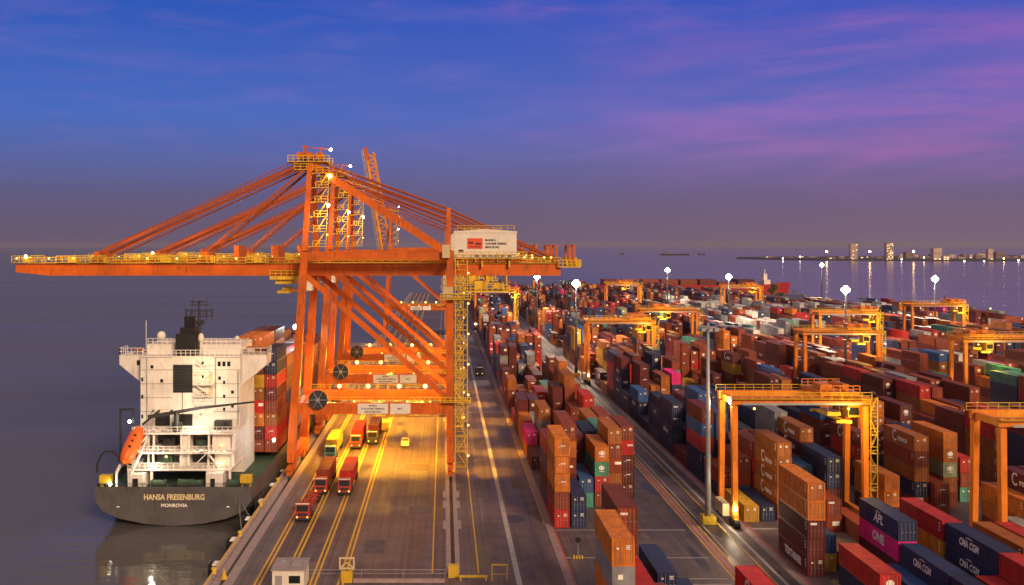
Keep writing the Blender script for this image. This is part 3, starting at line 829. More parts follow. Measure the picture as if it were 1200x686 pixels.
        if not raised:
            s = MB()
            s.beam((2.2, sy * 2.7, 63.0), (-40.5, sy * 3.3, 44.2), .34, .62); s.beam((1.6, sy * 2.7, 62.0), (-38.6, sy * 3.0, 43.6), .25, .3)
            s.beam((2.2, sy * 2.7, 61.8), (-18.5, sy * 3.3, 44.4), .34, .5)
            s.beam((1.8, sy * 2.7, 64.2), (-39.5, sy * 1.0, 45.3), .2, .2)
            s.build('forestay', M['wire'], root)
    c = MB()
    for z, w in ((50, 7.0), (56, 4.9), (62.5, 2.6)): c.beam((2.7, -w, z), (2.7, w, z), .6).cut()
    c.beam((2.7, -6.9, 50), (2.7, 4.8, 56), .35).cut(); c.beam((2.7, 6.9, 50), (2.7, -4.8, 56), .35)
    c.build_each('mast_tie', O, root)
    p = MB()
    p.box(-1.6, 6.8, -3.6, 3.6, 62.9, 63.05)
    for sy in (-3.5, 3.5): p.rail((-1.6, sy, 63.05), (6.8, sy, 63.05), 1.2, 1.0, .07)
    p.box(-.4, 3.4, -3.2, 3.2, 61.3, 61.45); p.rail((-.4, -3.2, 61.45), (3.4, -3.2, 61.45), 1.1, 1, .06)
    p.build('apex_platform', Y, root)
    sh = MB()
    for x in (.6, 2.6, 4.6): sh.tube((x, -2.2, 64.4), (x, 2.2, 64.4), .75, n=12)
    sh.beam((1.4, 0, 63.1), (1.4, 0, 66.6), .5); sh.beam((4.8, -1, 63.1), (4.8, -1, 66.0), .25); sh.beam((.6, 0, 66.4), (6.5, 0, 65.8), .2)
    sh.build('sheave_block', O, root)
    # ladders and landings in the mast
    l = MB()
    for k in range(6):
        z = 45.6 + 3 * k; yy = 8.6 - (z - 44.6) * .355; x0 = 4.2
        l.box(x0, x0 + 2.6, -yy - .8, -yy + .8, z, z + .1); l.rail((x0, -yy - .8, z + .1), (x0 + 2.6, -yy - .8, z + .1), 1.1, 1, .06)
        if k < 5: l.beam((x0 + .4, -yy, z + .1), (x0 + 2.2, -yy + .9, z + 3), .5, .18)
        l.beam((x0 + 2.5, -yy, z), (x0 + 2.5, -yy + 1.06, z + 3), .14)
        l.beam((2.9, -yy, z), (x0, -yy, z), .2)
    l.build('mast_stairs', Y, root)
    for z in (47, 53, 59, 64.6): obj('lamp', LAMP_W if z > 50 else LAMP_S, root, (6.9, -8.6 + (z - 44.6) * .355, z + 1))
    # machinery house
    h = MB(); h.box(32.3, 45.0, -4.6, 4.6, 43.4, 48.4)
    h.add([(32.2, -4.7, 48.401), (45.1, -4.7, 48.401), (45.1, 4.7, 48.401), (32.2, 4.7, 48.401), (32.2, -4.7, 48.7), (38.6, -4.7, 49.2), (45.1, -4.7, 48.7), (32.2, 4.7, 48.7), (38.6, 4.7, 49.2), (45.1, 4.7, 48.7)],
          [(0, 1, 6, 5, 4), (3, 7, 8, 9, 2), (4, 5, 8, 7), (5, 6, 9, 8), (0, 4, 7, 3), (1, 2, 9, 6)])
    for k in range(1, 7): h.box(32.3 + k * 1.81 - .03, 32.3 + k * 1.81 + .03, -4.64, -4.6, 43.5, 48.3)
    hs = h.build('machinery_house', M['white'], root)
    lg = MB(); lg.box(35.0, 38.1, -4.70, -4.645, 45.2, 47.3); lg.build('logo', M['logored'], hs)
    lg = MB(); lg.box(35.2, 36.2, -4.72, -4.701, 46.2, 46.6); lg.box(36.6, 37.8, -4.72, -4.701, 46.0, 46.4); lg.box(35.4, 37.7, -4.72, -4.701, 45.5, 45.65); lg.build('logo', M['letterdark'], hs)
    for k, (s_, w_) in enumerate((('MANILA', 2.2), ('CONTAINER TERMINAL', 4.4), ('SERVICES INC.', 3.0))):
        lettering(s_, M['letterdark'], hs, (38.6 + w_ / 2, -4.66, 46.95 - k * .72), w_, .42, FRONT, .03)
    v = MB(); v.box(33.2, 34.2, -4.68, -4.645, 44.4, 45.0)
    for k in range(6): v.cut().box(36.5 + k * 1.35, 37.3 + k * 1.35, -4.68, -4.645, 43.6, 43.95)
    v.build_each('vent', M['dark'], hs)
    p = MB(); p.box(30.2, 47, -5.8, 5.8, 43.2, 43.32)
    p.rail((30.2, -5.8, 43.32), (47, -5.8, 43.32), 1.2, 1.4, .07); p.rail((30.2, 5.8, 43.32), (47, 5.8, 43.32), 1.2, 1.4, .07)
    for x in (33, 38, 43.5): p.beam((x, -5, 42.25), (x, 5, 42.25), .3, 1.7)
    p.build('house_platform', Y, root)
    r = MB(); r.rail((33, -4.4, 48.9), (44.6, -4.4, 48.9), 1.0, 1.4, .05); r.build('roof_rail', Y, hs)
    # stair tower beside the landside leg
    s = MB(); x0, x1, y0, y1 = G + 1.0, G + 3.4, -10.2, -8.0
    for x in (x0, x1):
        for y in (y0, y1): s.beam((x, y, 1.5), (x, y, 43.1), .16)
    for k in range(14):
        z = 2.0 + 3 * k
        s.box(x0, x1, y0, y1, z, z + .08); s.beam((x0, y0, z + 1.1), (x1, y0, z + 1.1), .09); s.beam((x0, y1, z + 1.1), (x1, y1, z + 1.1), .09); s.beam((x1, y0, z + 1.1), (x1, y1, z + 1.1), .09)
        if k < 13:
            a, b_ = ((x0 + .3, x1 - .3) if k % 2 else (x1 - .3, x0 + .3)); yy = y0 + .55 if k % 2 else y1 - .55
            s.beam((a, yy, z + .1), (b_, yy, z + 3), .7, .2); s.beam((a, yy - .35, z + 1.1), (b_, yy - .35, z + 4), .07)
        if k % 2 == 0: s.beam((G + .5, -9, z + .05), (x0, -9, z + .05), .2)
    s.build('stair_tower', Y, root)
    for k in range(0, 13, 2): obj('lamp', LAMP_S, root, (x1 + .15, y0 - .1, 4.4 + 3 * k))
    e = MB(); e.box(G - 1.5, G + .55, -10.9, -9.9, 35.4, 37.7); e.build('electrical_cabinet', M['tan'], root)
    e = MB(); e.box(G - 1.6, G - .1, -10.9, -9.9, 43.4, 46.0); e.build('electrical_cabinet', M['tan'], root)
    p = MB(); p.box(G - 1.9, G + 4, -11.1, -7.8, 35.15, 35.28); p.rail((G - 1.9, -11.1, 35.28), (G + 4, -11.1, 35.28), 1.1, 1, .07); p.cut(); p.box(G - 1.5, G + 4, -11.1, -7.8, 14.9, 15.0); p.rail((G - 8, -10.4, 14.72), (G + 4, -10.4, 14.72), 1.1, 1, .07); p.build_each('landing', Y, root)
    # back end, service platform, trolley
    p = MB(); p.box(53.5, 58.0, -4.8, 4.8, 41.4, 41.6); p.rail((53.5, -4.8, 41.6), (58, -4.8, 41.6), 1.3, .9, .08); p.rail((58, -4.8, 41.6), (58, 4.8, 41.6), 1.3, .9, .08)
    p.box(55.2, 57.4, -3, 3, 41.7, 43.4); p.build('back_platform', Y, root)
    p = MB()
    for x in (53.2, 55.9, 56.8): p.beam((x, -3.3, 42.2), (x, -3.3, 46.0), .45); p.beam((x, 3.3, 42.2), (x, 3.3, 46.0), .45); p.beam((x, -3.3, 45.8), (x, 3.3, 45.8), .4); p.cut()
    p.build_each('end_frame', O, root)
    for x in (46.6, 48.2, 50.6, 52): obj('lamp', LAMP_S, root, (x, -4.4, 43.4))
    p = MB(); p.box(34.5, 43.5, -5, 5, 36.4, 36.6); p.rail((34.5, -5, 36.6), (43.5, -5, 36.6), 1.2, 1.1, .08)
    for x in (35, 39, 43): p.beam((x, -4.5, 36.6), (x, -4, 39.7), .22); p.beam((x, 4.5, 36.6), (x, 4, 39.7), .22)
    p.box(36.5, 38.8, -3, 1, 36.61, 38.6); p.box(40.5, 42.6, -2, 2, 37, 38.2); p.build('service_platform', Y, root)
    tr = MB(); tr.box(-5.2, .6, -4.2, 4.2, 38.9, 39.6); tr.rail((-5.2, -4.2, 39.6), (.6, -4.2, 39.6), 1.1, 1, .08); tr.box(-4.2, -.6, -3.4, 3.4, 38.0, 38.89)
    t_ = tr.build('trolley', Y, root)
    cb = MB(); cb.box(1.0, 3.2, -2.6, -.2, 36.6, 39.0); cb = cb.build('operator_cab', M['white'], t_)
    MB().box(1.1, 3.1, -2.64, -2.6, 36.9, 38.2).build('window', M['glass'], cb) if False else None
    sp = MB(); sp.box(-3.4, -1.0, -6.0, 6.0, 36.2, 36.7); sp.box(-3.0, -1.4, -2, 2, 36.7, 37.2)
    for y in (-1.6, 1.6):
        for x in (-2.9, -1.5): sp.tube((x, y, 37.2), (x, y, 38.0), .05, n=5)
    sp.build('spreader', Y, t_)
    # cable reel and signs
    c = MB(); c.tube((5.4, -10.6, 15.4), (5.4, -9.9, 15.4), 1.85, n=28)
    reel = c.build('cable_reel', M['dark'], root)
    c = MB()
    for k in range(6):
        t0 = k * math.pi / 3; c.beam((5.4 + .3 * math.cos(t0), -10.66, 15.4 + .3 * math.sin(t0)), (5.4 + 1.8 * math.cos(t0), -10.66, 15.4 + 1.8 * math.sin(t0)), .14, .1)
    c.tube((5.4, -10.9, 15.4), (5.4, -10.61, 15.4), .4, n=12)
    c.build('hub', M['steel'], reel)
    MB().beam((5.4, -9.9, 15.4), (5.4, -8.0, 15.4), .5).build('reel_bracket', O, root)
    for (xa, xb, lines) in ((13.2, 19.2, ('MANILA', 'CONTAINER TERMINAL', 'SERVICES INC.')), (19.6, 23.6, ('MICT',))):
        sg = MB(); sg.box(xa, xb, -9.80, -9.72, 12.55, 14.55); sg = sg.build('sign', M['white'], root)
        for k, s_ in enumerate(lines):
            w_ = min(len(s_) * .26, xb - xa - .6); z_ = 13.55 + (len(lines) - 1) * .3 - k * .6
            lettering(s_, M['letterdark'], sg, ((xa + xb) / 2, -9.81, z_), w_, .34, FRONT, .03)
    for x in (7.7, 13.9, 20.6, 26.2):
        obj('floodlight', LAMP_Y, root, (x, 9 - .9, 15.5))
    for x in (6.9, 12.5, 17.5, 23, 27.5): obj('lamp', LAMP_S, root, (x, -10.0, 15.0))
    p = MB(); p.box(17.5, 30.5, -7.5, -6.2, 11.6, 11.75); p.rail((17.5, -7.5, 11.75), (30.5, -7.5, 11.75), 1.0, 1.2, .06); p.build('checker_platform', Y, root)
    return root

def place(o, loc, label):
    o.location = loc; o['label'] = label
C0 = make_quay_crane()
place(C0, (-30.2, 209, 0), 'nearest orange quay crane with lowered boom and white machinery house in full view')
c = copy_tree(C0); place(c, (-30.2, 253, 0), 'second orange quay crane with lowered boom, directly behind the nearest one')
c = copy_tree(C0); place(c, (-30.2, 298, 0), 'third orange quay crane with lowered boom, farthest of the lowered ones')
C4 = make_quay_crane(True)
place(C4, (-30.2, 525, 0), 'distant orange quay crane with its boom raised almost upright')

# ------------------------------------------------------------------ yard gantries
def make_gantry(tx=.7):
    root = thing('yard_gantry', (0, 0, 0), 'yard gantry', 'gantry crane', 'orange rubber-tyred gantries over the stacks')
    O, Y = M['rtgorange'], M['yellow']; W = 21.3; ZT = 21.2
    for sx in (0, W):
        for sy in (-3.6, 3.6):
            MB().beam((sx, sy * 1.12, 1.9), (sx, sy, ZT - 1.5), .8, .95, .9, 1.15).build('leg', O, root)
            b = MB(); b.box(sx - .35, sx + .35, sy * 1.12 - 1.3, sy * 1.12 + 1.3, 1.0, 1.55)
            bo = b.build('bogie', Y, root)
            for q in (-1, 1):
                w = MB(); w.tube((sx - .45, sy * 1.12 + q * .95, .75), (sx + .45, sy * 1.12 + q * .95, .75), .74, n=16); w.build('wheel', M['rubber'], bo)
        MB().box(sx - .4, sx + .4, -4.8, 4.8, 1.56, 2.3).build('sill_beam', O, root)
        MB().box(sx - .35, sx + .35, -2.9, 2.9, ZT - 1.3, ZT - .3).build('end_tie', O, root)
    e = MB(); e.box(-1.5, -.42, -2.4, 2.4, 1.4, 3.4); e.build('engine_box', M['tan'], root)
    for sy in (-3.6, 3.6):
        MB().box(-.65, W + .65, sy - .5, sy + .5, ZT - 1.3, ZT).build('girder', O, root)
        w = MB(); y2 = sy + (-1.2 if sy < 0 else 1.2); w.box(-.7, W + .7, min(sy + (.6 if sy > 0 else -.6), y2), max(sy + (.6 if sy > 0 else -.6), y2), ZT - .3, ZT - .22)
        w.rail((-.7, y2, ZT - .22), (W + .7, y2, ZT - .22), 1.05, 1.6, .045); w.build('walkway', Y, root)
    s = MB(); s.box(1, W - 1, -4.9, -4.85, ZT - 1.2, ZT - .8); s.build('cable_tray', M['steel'], root)
    x0 = tx * W
    t = MB(); t.box(x0 - 3.2, x0 + 3.2, -4.3, 4.3, ZT + .3, ZT + .8); t.box(x0 - 2.4, x0 - .6, -2.5, 1.5, ZT + .8, ZT + 1.8); t.tube((x0 + 1.6, -2.4, ZT + 1.4), (x0 + 1.6, 2.4, ZT + 1.4), .55, n=10)
    for q in (-2.8, 2.8):
        for sy in (-3.6, 3.6): t.box(x0 + q - .3, x0 + q + .3, sy - .25, sy + .25, ZT, ZT + .3)
    t.rail((x0 - 3.2, -4.3, ZT + .8), (x0 + 3.2, -4.3, ZT + .8), 1.05, 1.0, .06); t.rail((x0 - 3.2, 4.3, ZT + .8), (x0 + 3.2, 4.3, ZT + .8), 1.05, 1.0, .06)
    tr = t.build('trolley', O, root)
    c = MB(); c.box(x0 + 2.1, x0 + 4.0, -2.3, 0, ZT - 3.6, ZT - 1.4); c.beam((x0 + 3, -1.2, ZT - 1.4), (x0 + 3, -1.2, ZT + .3), .3); cab = c.build('operator_cab', Y, tr)
    g_ = MB(); g_.box(x0 + 2.25, x0 + 3.85, -2.34, -2.302, ZT - 3.2, ZT - 2.0); g_.build('window', M['glass'], cab)
    sp = MB(); zz = ZT - 3.9
    sp.box(x0 - 1.2, x0 + 1.2, -6.0, -5.6, zz, zz + .4); sp.box(x0 - 1.2, x0 + 1.2, 5.6, 6.0, zz, zz + .4); sp.box(x0 - .4, x0 + .4, -5.6, 5.6, zz + .05, zz + .45); sp.box(x0 - 1.1, x0 + 1.1, -1.8, 1.8, zz + .45, zz + 1.1)
    for q in (-.9, .9):
        for sy in (-1.5, 1.5): sp.tube((x0 + q, sy, zz + 1.1), (x0 + q * 1.6, sy, ZT + .3), .05, n=5)
    sp.build('spreader', Y, tr)
    st = MB()
    for k in range(6):
        z = 3 + 3 * k; st.box(W + .6, W + 1.7, -4.6, -3.0, z, z + .08); st.rail((W + .6, -4.6, z + .08), (W + 1.7, -4.6, z + .08), 1.1, .8, .05)
        st.beam((W + (.8 if k % 2 else 2.0), -3.4, z + .1), (W + (2.0 if k % 2 else .8), -3.4, z + 3), .5, .15)
    for x in (W + .6, W + 1.7): st.beam((x, -4.6, 2.4), (x, -4.6, ZT), .12)
    st.build('stairs', Y, root)
    for x, z in ((3, ZT - 1.8), (W - 3, ZT - 1.8)): obj('lamp', LAMP_S, root, (x, -4.6, z))
    obj('lamp', LAMP_W, root, (-.2, -5.0, 3.2))
    return root
gantries = [
    (47.4, 168, .80, 'orange yard gantry nearest the tall unlit lamp mast, with yellow trolley at its right end'),
    (80.0, 148.0, .55, 'orange yard gantry cut off by the right edge of the picture, in the foreground'),
    (47.6, 335, .80, 'orange yard gantry standing beside the lit lamp mast on the second block'),
    (76.4, 392, .35, 'orange yard gantry in the middle distance on the third block, yellow trolley left of centre'),
    (104.5, 295, .72, 'orange yard gantry over the fourth block, in front of the large white lamp'),
    (139.5, 273, .20, 'orange yard gantry at the right edge over the fifth block, trolley near its left leg'),
    (139.5, 377, .85, 'orange yard gantry over the fifth block, directly behind the large white lamp'),
    (104.5, 649, .5, 'small distant orange yard gantry over the fourth block near the far end'),
    (168.2, 607, .75, 'small distant orange yard gantry with trolley at right, left of the red ship hull'),
    (197.0, 427, .9, 'tall orange-red yard gantry against the open water at right'),
    (17.2, 548, .95, 'small distant orange yard gantry spanning the block nearest the quay'),
]
protos = {}
for x, y, t, lab in gantries:
    g_ = make_gantry(t); g_.location = (x, y, 0); g_['label'] = lab

# ------------------------------------------------------------------ high lamp masts
def make_mast(h, lit=True):
    root = thing('lamp_mast', (0, 0, 0), 'lamp mast', 'lamp mast', 'high lamp masts in the yard')
    p = MB(); p.tube((0, 0, 0), (0, 0, h), .55, .22, n=12); p.build('pole', M['mastgrey' if lit else 'steel'], root, smooth=True)
    b = MB(); b.box(-1.1, 1.1, -1.1, 1.1, 0, 1.3); b.build('base_block', M['yellow'], root)
    c = MB()
    for k in range(12):
        t = 2 * math.pi * k / 12; u = 2 * math.pi * (k + 1) / 12
        c.beam((1.5 * math.cos(t), 1.5 * math.sin(t), h - .6), (1.5 * math.cos(u), 1.5 * math.sin(u), h - .6), .14)
        if k % 3 == 0: c.beam((0, 0, h - .6), (1.5 * math.cos(t), 1.5 * math.sin(t), h - .6), .1)
    c.build('lamp_ring', M['steel'], root)
    for k in range(8):
        t = 2 * math.pi * k / 8
        if lit: obj('floodlight', MASTLAMP, root, ((.75 * math.cos(t), .75 * math.sin(t), h - 1.1) if k not in (2, 6) else (0, 0, h - 1.1 + (.7 if k == 2 else -.7))))
        else: obj('floodlight', MASTBOX, root, (1.5 * math.cos(t), 1.5 * math.sin(t), h - 1.0))
    return root
MASTLAMP = MB().ball((0, 0, 0), .7, 14, 9).mesh('floodlight', M['lamp_white'])
MASTBOX = MB().box(-.3, .3, -.3, .3, -.25, .25).mesh('floodlight', M['steel'])
mm = make_mast(33.0, False); mm.location = (43.7, 166.5, 0); mm['label'] = 'tall grey unlit lamp mast on a yellow base block in the yard road'
masts = [(46.3, 352, 33.5, 'brightly lit lamp mast in the yard road beside the nearest quay block'),
         (46.3, 500, 31.0, 'lit lamp mast farther back in the yard road, under the crane girder'),
         (134, 603, 31.8, 'lit lamp mast far back, left of the two in the middle yard lane'),
         (133.6, 472, 32.0, 'lit lamp mast beside the distant gantry and the red ship hull'),
         (134.5, 337, 32.0, 'largest glowing lamp mast, in the lane beside the fifth block'),
         (282, 751, 32.0, 'small lit lamp mast by the far shoreline, left of the pale tower'),
         (216 + 8, 459, 31.5, 'lit lamp mast at right, above the orange-red gantry')]
LIT = []
for x, y, h, lab in masts:
    m_ = make_mast(h); m_.location = (x, y, 0); m_['label'] = lab; LIT.append((x, y, h))

# ------------------------------------------------------------------ the berthed ship
ship = thing('container_ship', (SHX, SHY, 0), 'dark grey container ship berthed at the quay, white deckhouse, black funnel and stern toward us', 'ship')
def hull_mesh():
    m = MB()
    T = [(13.7, 3.7), (13.6, 1.2), (12.3, -.6), (9.3, -1.9), (5, -2.8), (0, -3.15)]
    Fu = [(13.7, 3.7), (13.7, 0), (13.7, -3), (13.4, -6), (11.5, -9), (0, -9.5)]
    secs = []
    for y in (0, .02, 3, 7, 12, 18, 30, 60, 90, 115, 130, 140, 148, 154):
        k = min(1, y / 18); k = k * k * (3 - 2 * k)
        w = 1 if y < 95 else max(.02, 1 - ((y - 95) / 60) ** 2)
        up = 0 if y < 110 else (y - 110) / 44 * 3
        secs.append([((a[0] * (1 - k) + b[0] * k) * w, y, (a[1] * (1 - k) + b[1] * k) + (up if j == 0 else 0)) for j, (a, b) in enumerate(zip(T, Fu))])
    np_ = len(T)
    for s in secs:
        m.v += [(-x, y, z) for x, y, z in s] + [(x, y, z) for x, y, z in reversed(s[:-1])]
    row = 2 * np_ - 1
    for i in range(len(secs) - 1):
        for k in range(row - 1):
            m.f.append((i * row + k, (i + 1) * row + k, (i + 1) * row + k + 1, i * row + k + 1)); m.mi.append(0)
    m.f.append(tuple(range(row))); m.mi.append(0)
    return m
hull = hull_mesh().build('hull', M['hull'], ship)
d = MB(); d.add([(-13.5, .1, 2.6), (13.5, .1, 2.6), (13.5, 100, 2.6), (-13.5, 100, 2.6)], [(0, 1, 2, 3)]); d.build('deck', M['deckgreen'], hull)
lettering('HANSA FRESENBURG', M['lettergold'], hull, (0.2, -.03, 1.9), 20 * .53, 1.05, FRONT, .03)
lettering('MONROVIA', M['letter'], hull, (0.2, -.03, .45), 4.6, .62, FRONT, .03)
m_ = MB(); 
for x in (-9.6, 9.6): m_.cut().box(x - .25, x + .25, -.05, 0, .1, .3)
m_.build_each('draught_mark', M['letter'], hull)
# main block of the deckhouse: 16..28 m forward of the transom
hs = MB()
hs.box(-9.3, 9.3, 12, 26, 12.0, 25.2)
house = hs.build('deckhouse', M['shipwhite'], ship)
lw = MB(); lw.box(-9.3, 9.3, 16, 26, 2.7, 11.99); lw.build('lower_house', M['shipwhite'], house)
# bridge wings with sloped undersides
for s in (-1, 1):
    w = MB(); xa, xb = s * 9.31, s * 13.9
    for y in (14, 19): pass
    vs = [(xa, 14, 19.6), (xa, 14, 25.2), (xb, 14, 25.2), (xb, 14, 23.4), (xa, 19, 19.6), (xa, 19, 25.2), (xb, 19, 25.2), (xb, 19, 23.4)]
    w.add(vs, [(0, 1, 2, 3), (7, 6, 5, 4), (1, 5, 6, 2), (2, 6, 7, 3), (3, 7, 4, 0), (0, 4, 5, 1)]); w.build('bridge_wing', M['shipwhite'], house)
    r = MB(); r.rail((xa, 14, 25.2), (xb, 14, 25.2), 1.3, 1.1, .05); r.rail((xb, 14, 25.2), (xb, 19, 25.2), 1.3, 1.1, .05); r.build('railing', M['shipwhite'], house)
m_ = MB(); m_.box(-11.6, -9.4, 15, 18, 25.9, 26.1).cut().box(9.6, 13.2, 15, 18, 26.4, 26.5); m_.build_each('wing_canopy', CM['orange'], house)
m_ = MB(); m_.box(-9.0, 9.0, 15, 25, 25.21, 27.1); m_.build('wheelhouse', M['shipwhite'], house)
r = MB(); r.rail((-9, 12.1, 25.21), (9, 12.1, 25.21), 1.1, .9, .05).cut().rail((-8.8, 15, 27.11), (8.8, 15, 27.11), 1.1, .9, .05)
r.build_each('railing', M['shipwhite'], house)
m_ = MB()
for x in (-10.6, -9.9, 5.1, 6.0, 6.9): m_.cut().box(x, x + .55, 11.93 if x > -9 else 13.93, 11.995 if x > -9 else 13.995, 23.3, 24.2)
for z in (20.6, 18.0, 15.6): m_.cut().box(6.1, 6.5, 11.93, 11.995, z - .6, z)
for z in (20.5, 17.3, 13.6): m_.cut().box(-9.15, -8.8, 11.93, 11.995, z, z + .7)
for z in (24.2, 21.6, 18.6): m_.cut().box(2.1, 2.5, 11.93, 11.995, z - .5, z)
m_.build_each('window', M['glass'], house)
# outside ladders and landings
m_ = MB()
for k, z in enumerate((22.0, 19.9, 17.8, 15.7)):
    m_.box(.8, 4.2, 10.9, 11.98, z, z + .1); m_.rail((.8, 10.9, z + .1), (4.2, 10.9, z + .1), .9, .8, .05)
    m_.beam((1.2 if k % 2 else 3.8, 11.4, z + .1), (3.8 if k % 2 else 1.2, 11.4, z + 2.1), .5, .12)
m_.build('outside_stairs', M['shipwhite'], house)
m_ = MB()
for z in (14.8, 17.4, 20.0, 22.6, 24.9): m_.box(-9.28, -3.3, 11.94, 11.995, z, z + .09).box(4.3, 9.28, 11.94, 11.995, z, z + .09)
m_.build('deck_shadow_line', M['concrete'], house)  # grey strips: shadow gaps at the deck lines, put into colour
m_ = MB()
for x, z in ((5.2, 20.8), (7.6, 18.2), (7.6, 15.6), (-7.4, 22.9), (-5.6, 20.3)): m_.cut().box(x, x + .5, 11.93, 11.995, z, z + .6)
m_.build_each('window', M['glass'], house)
for x, z in ((3.4, 20.1), (3.4, 17.5)): MB().box(x, x + .75, 11.92, 11.995, z, z + 1.8).build('door', M['tan'], house)
for x, za, zb in ((-8.1, 12.3, 25.0), (8.9, 12.3, 22.5), (4.7, 16, 25)): MB().tube((x, 11.85, za), (x, 11.85, zb), .09, n=6).build('pipe', M['steel'], house)
for k, (x, y, z) in enumerate(((-8, 6.2, 12.2), (-4.6, 6.4, 12.2), (8.2, 6.4, 12.2), (-7.2, 4.6, 9.0), (4.0, 4.6, 9.0))): MB().tube((x - .35, y, z), (x + .35, y, z), .3, n=10).build('life_raft', M['white'], house)
m_ = MB(); m_.box(-3.2, .4, 11.9, 11.99, 18.4, 23.6); m_.build('funnel_grille', M['dark'], house)
m_ = MB()
for k in range(10): m_.box(-3.1, .3, 11.84, 11.9, 18.6 + k * .5, 18.72 + k * .5)
m_.build('louvre', M['black'], house)
m_ = MB(); m_.box(-1.5, -1.42, 11.9, 11.99, 12.2, 18.39); m_.build('vent_pipe', M['dark'], house)
fn = MB()
fn.add([(-3.0, 12.3, 25.2), (.9, 12.3, 25.2), (.9, 17.5, 25.2), (-3.0, 17.5, 25.2), (-2.9, 12.6, 29.3), (.7, 12.6, 29.3), (.7, 17.2, 29.3), (-2.9, 17.2, 29.3)], [(0, 1, 5, 4), (1, 2, 6, 5), (2, 3, 7, 6), (3, 0, 4, 7), (4, 5, 6, 7)])
fn.box(-2.2, .5, 13, 16.5, 29.31, 30.4)
for x in (-1.3, -.4, .1): fn.tube((x, 14.4, 30.3), (x, 14.2, 32.4), .42 if x < 0 else .25, n=10)
fn.build('funnel', M['black'], ship)
ms = MB(); mx = .2
ms.tube((mx, 18, 27.1), (mx, 18, 35.2), .35, .2, n=8)
for z, w in ((32.2, 2.4), (33.4, 2.8), (34.4, 1.8)): ms.beam((mx - w, 18, z), (mx + w, 18, z), .18); 
for x in (-2.6, -1.4, 1.3, 2.5): ms.beam((mx + x, 18, 31.4), (mx + x, 18, 33.8), .14)
ms.rail((mx - 2.4, 17.6, 32.2), (mx + 2.4, 17.6, 32.2), 1.0, .8, .05)
ms.box(mx - .6, mx + .9, 17.4, 18.4, 30.6, 31.5); ms.box(mx - 1.6, mx + 1.4, 17.4, 17.7, 34.9, 35.15); ms.beam((mx + 1.5, 18, 34), (mx + 1.5, 18, 36.2), .08); ms.beam((mx - 1.3, 18, 34), (mx - 1.3, 18, 35.8), .08)
ms.build('radar_mast', M['dark'], ship)
m_ = MB(); m_.ball((-6.4, 15.5, 28.7), .85, 14, 8); m_.tube((-6.4, 15.5, 27.1), (-6.4, 15.5, 28.0), .25); m_.build('satellite_dome', M['white'], house, smooth=True)
m_ = MB(); m_.ball((8.0, 15.5, 28.2), .5, 12, 7); m_.tube((8.0, 15.5, 27.1), (8.0, 15.5, 28.0), .2); m_.build('satellite_dome', M['white'], house, smooth=True)
m_ = MB(); m_.ball((1.5, 14, 28.4), .6, 12, 7, 1.6); m_.tube((1.5, 14, 25.3), (1.5, 14, 28), .3); m_.build('satellite_dome', M['white'], house, smooth=True)
m_ = MB(); m_.tube((-9.3, 15.5, 26.2), (-9.3, 15.5, 31.6), .07, n=6); m_.build('antenna', M['white'], house)
# open after decks, columns, stairs, bulwark houses
m_ = MB()
for z, y0_ in ((11.6, 6.5), (8.4, 5.0), (5.6, 4.0)): m_.box(-9.3, 9.3, y0_, 15.98, z, z + .28)
for x in (-9.1, -5.4, -.4, 1.0, 4.6, 9.0):
    m_.beam((x, 6.8, 5.88), (x, 6.8, 8.4), .35); m_.beam((x, 7.2, 8.68), (x, 7.2, 11.6), .35)
for x in (-9.1, -5.0, 5.0, 9.0): m_.beam((x, 4.4, 2.7), (x, 4.4, 5.6), .4)
m_.box(-.6, 1.0, 7.4, 10, 5.9, 11.6)
m_.box(5.0, 9.2, 8.0, 15.9, 8.69, 11.59); m_.box(5.6, 9.2, 7.4, 15.9, 5.89, 8.39)
m_.build('after_decks', M['shipwhite'], house)
m_ = MB()
for z, y0_ in ((11.89, 6.6), (8.69, 5.1), (5.89, 4.1)): m_.rail((-9.2, y0_, z), (9.2, y0_, z), 1.05, 1.0, .05).cut()
m_.build_each('railing', M['shipwhite'], house)
m_ = MB(); m_.box(-8.6, -6.0, 2.2, 6.4, 2.7, 5.3).cut().box(5.2, 8.2, 2.2, 6.4, 2.7, 5.5).cut().box(-9.9, -6.2, 12.5, 15.9, 12.01 - 3, 11.5); m_.build_each('deck_locker', M['shipwhite'], house)
m_ = MB(); m_.box(-7.8, -6.8, 2.13, 2.19, 2.8, 4.6).cut().box(6.0, 6.8, 2.13, 2.19, 2.8, 4.6); m_.build_each('doorway', M['black'], house)
m_ = MB()
m_.beam((-8.4, 6.0, 8.7), (-6.2, 6.0, 11.6), .7, .15).cut().beam((2.0, 5.6, 5.9), (4.6, 5.6, 8.4), .7, .15).cut().beam((6.8, 5.6, 5.9), (4.8, 5.6, 8.4), .7, .15); m_.build_each('outside_stairs', M['shipwhite'], house)
m_ = MB(); m_.box(-6.9, -6.6, 11.2, 11.99, 12.0, 15.2); m_.box(-3.6, -3.3, 11.2, 11.99, 12.0, 15.2); m_.box(-6.9, -3.3, 11.2, 11.99, 14.9, 15.2); m_.box(-6.6, -3.6, 11.9, 11.99, 12.2, 14.9) ; m_.build('porch', M['shipwhite'], house)
m_ = MB(); m_.box(-6.5, -3.7, 11.85, 11.89, 12.2, 14.2).cut().box(-2.6, .4, 11.9, 11.99, 12.2, 14.4); m_.build_each('doorway', M['black'], house)
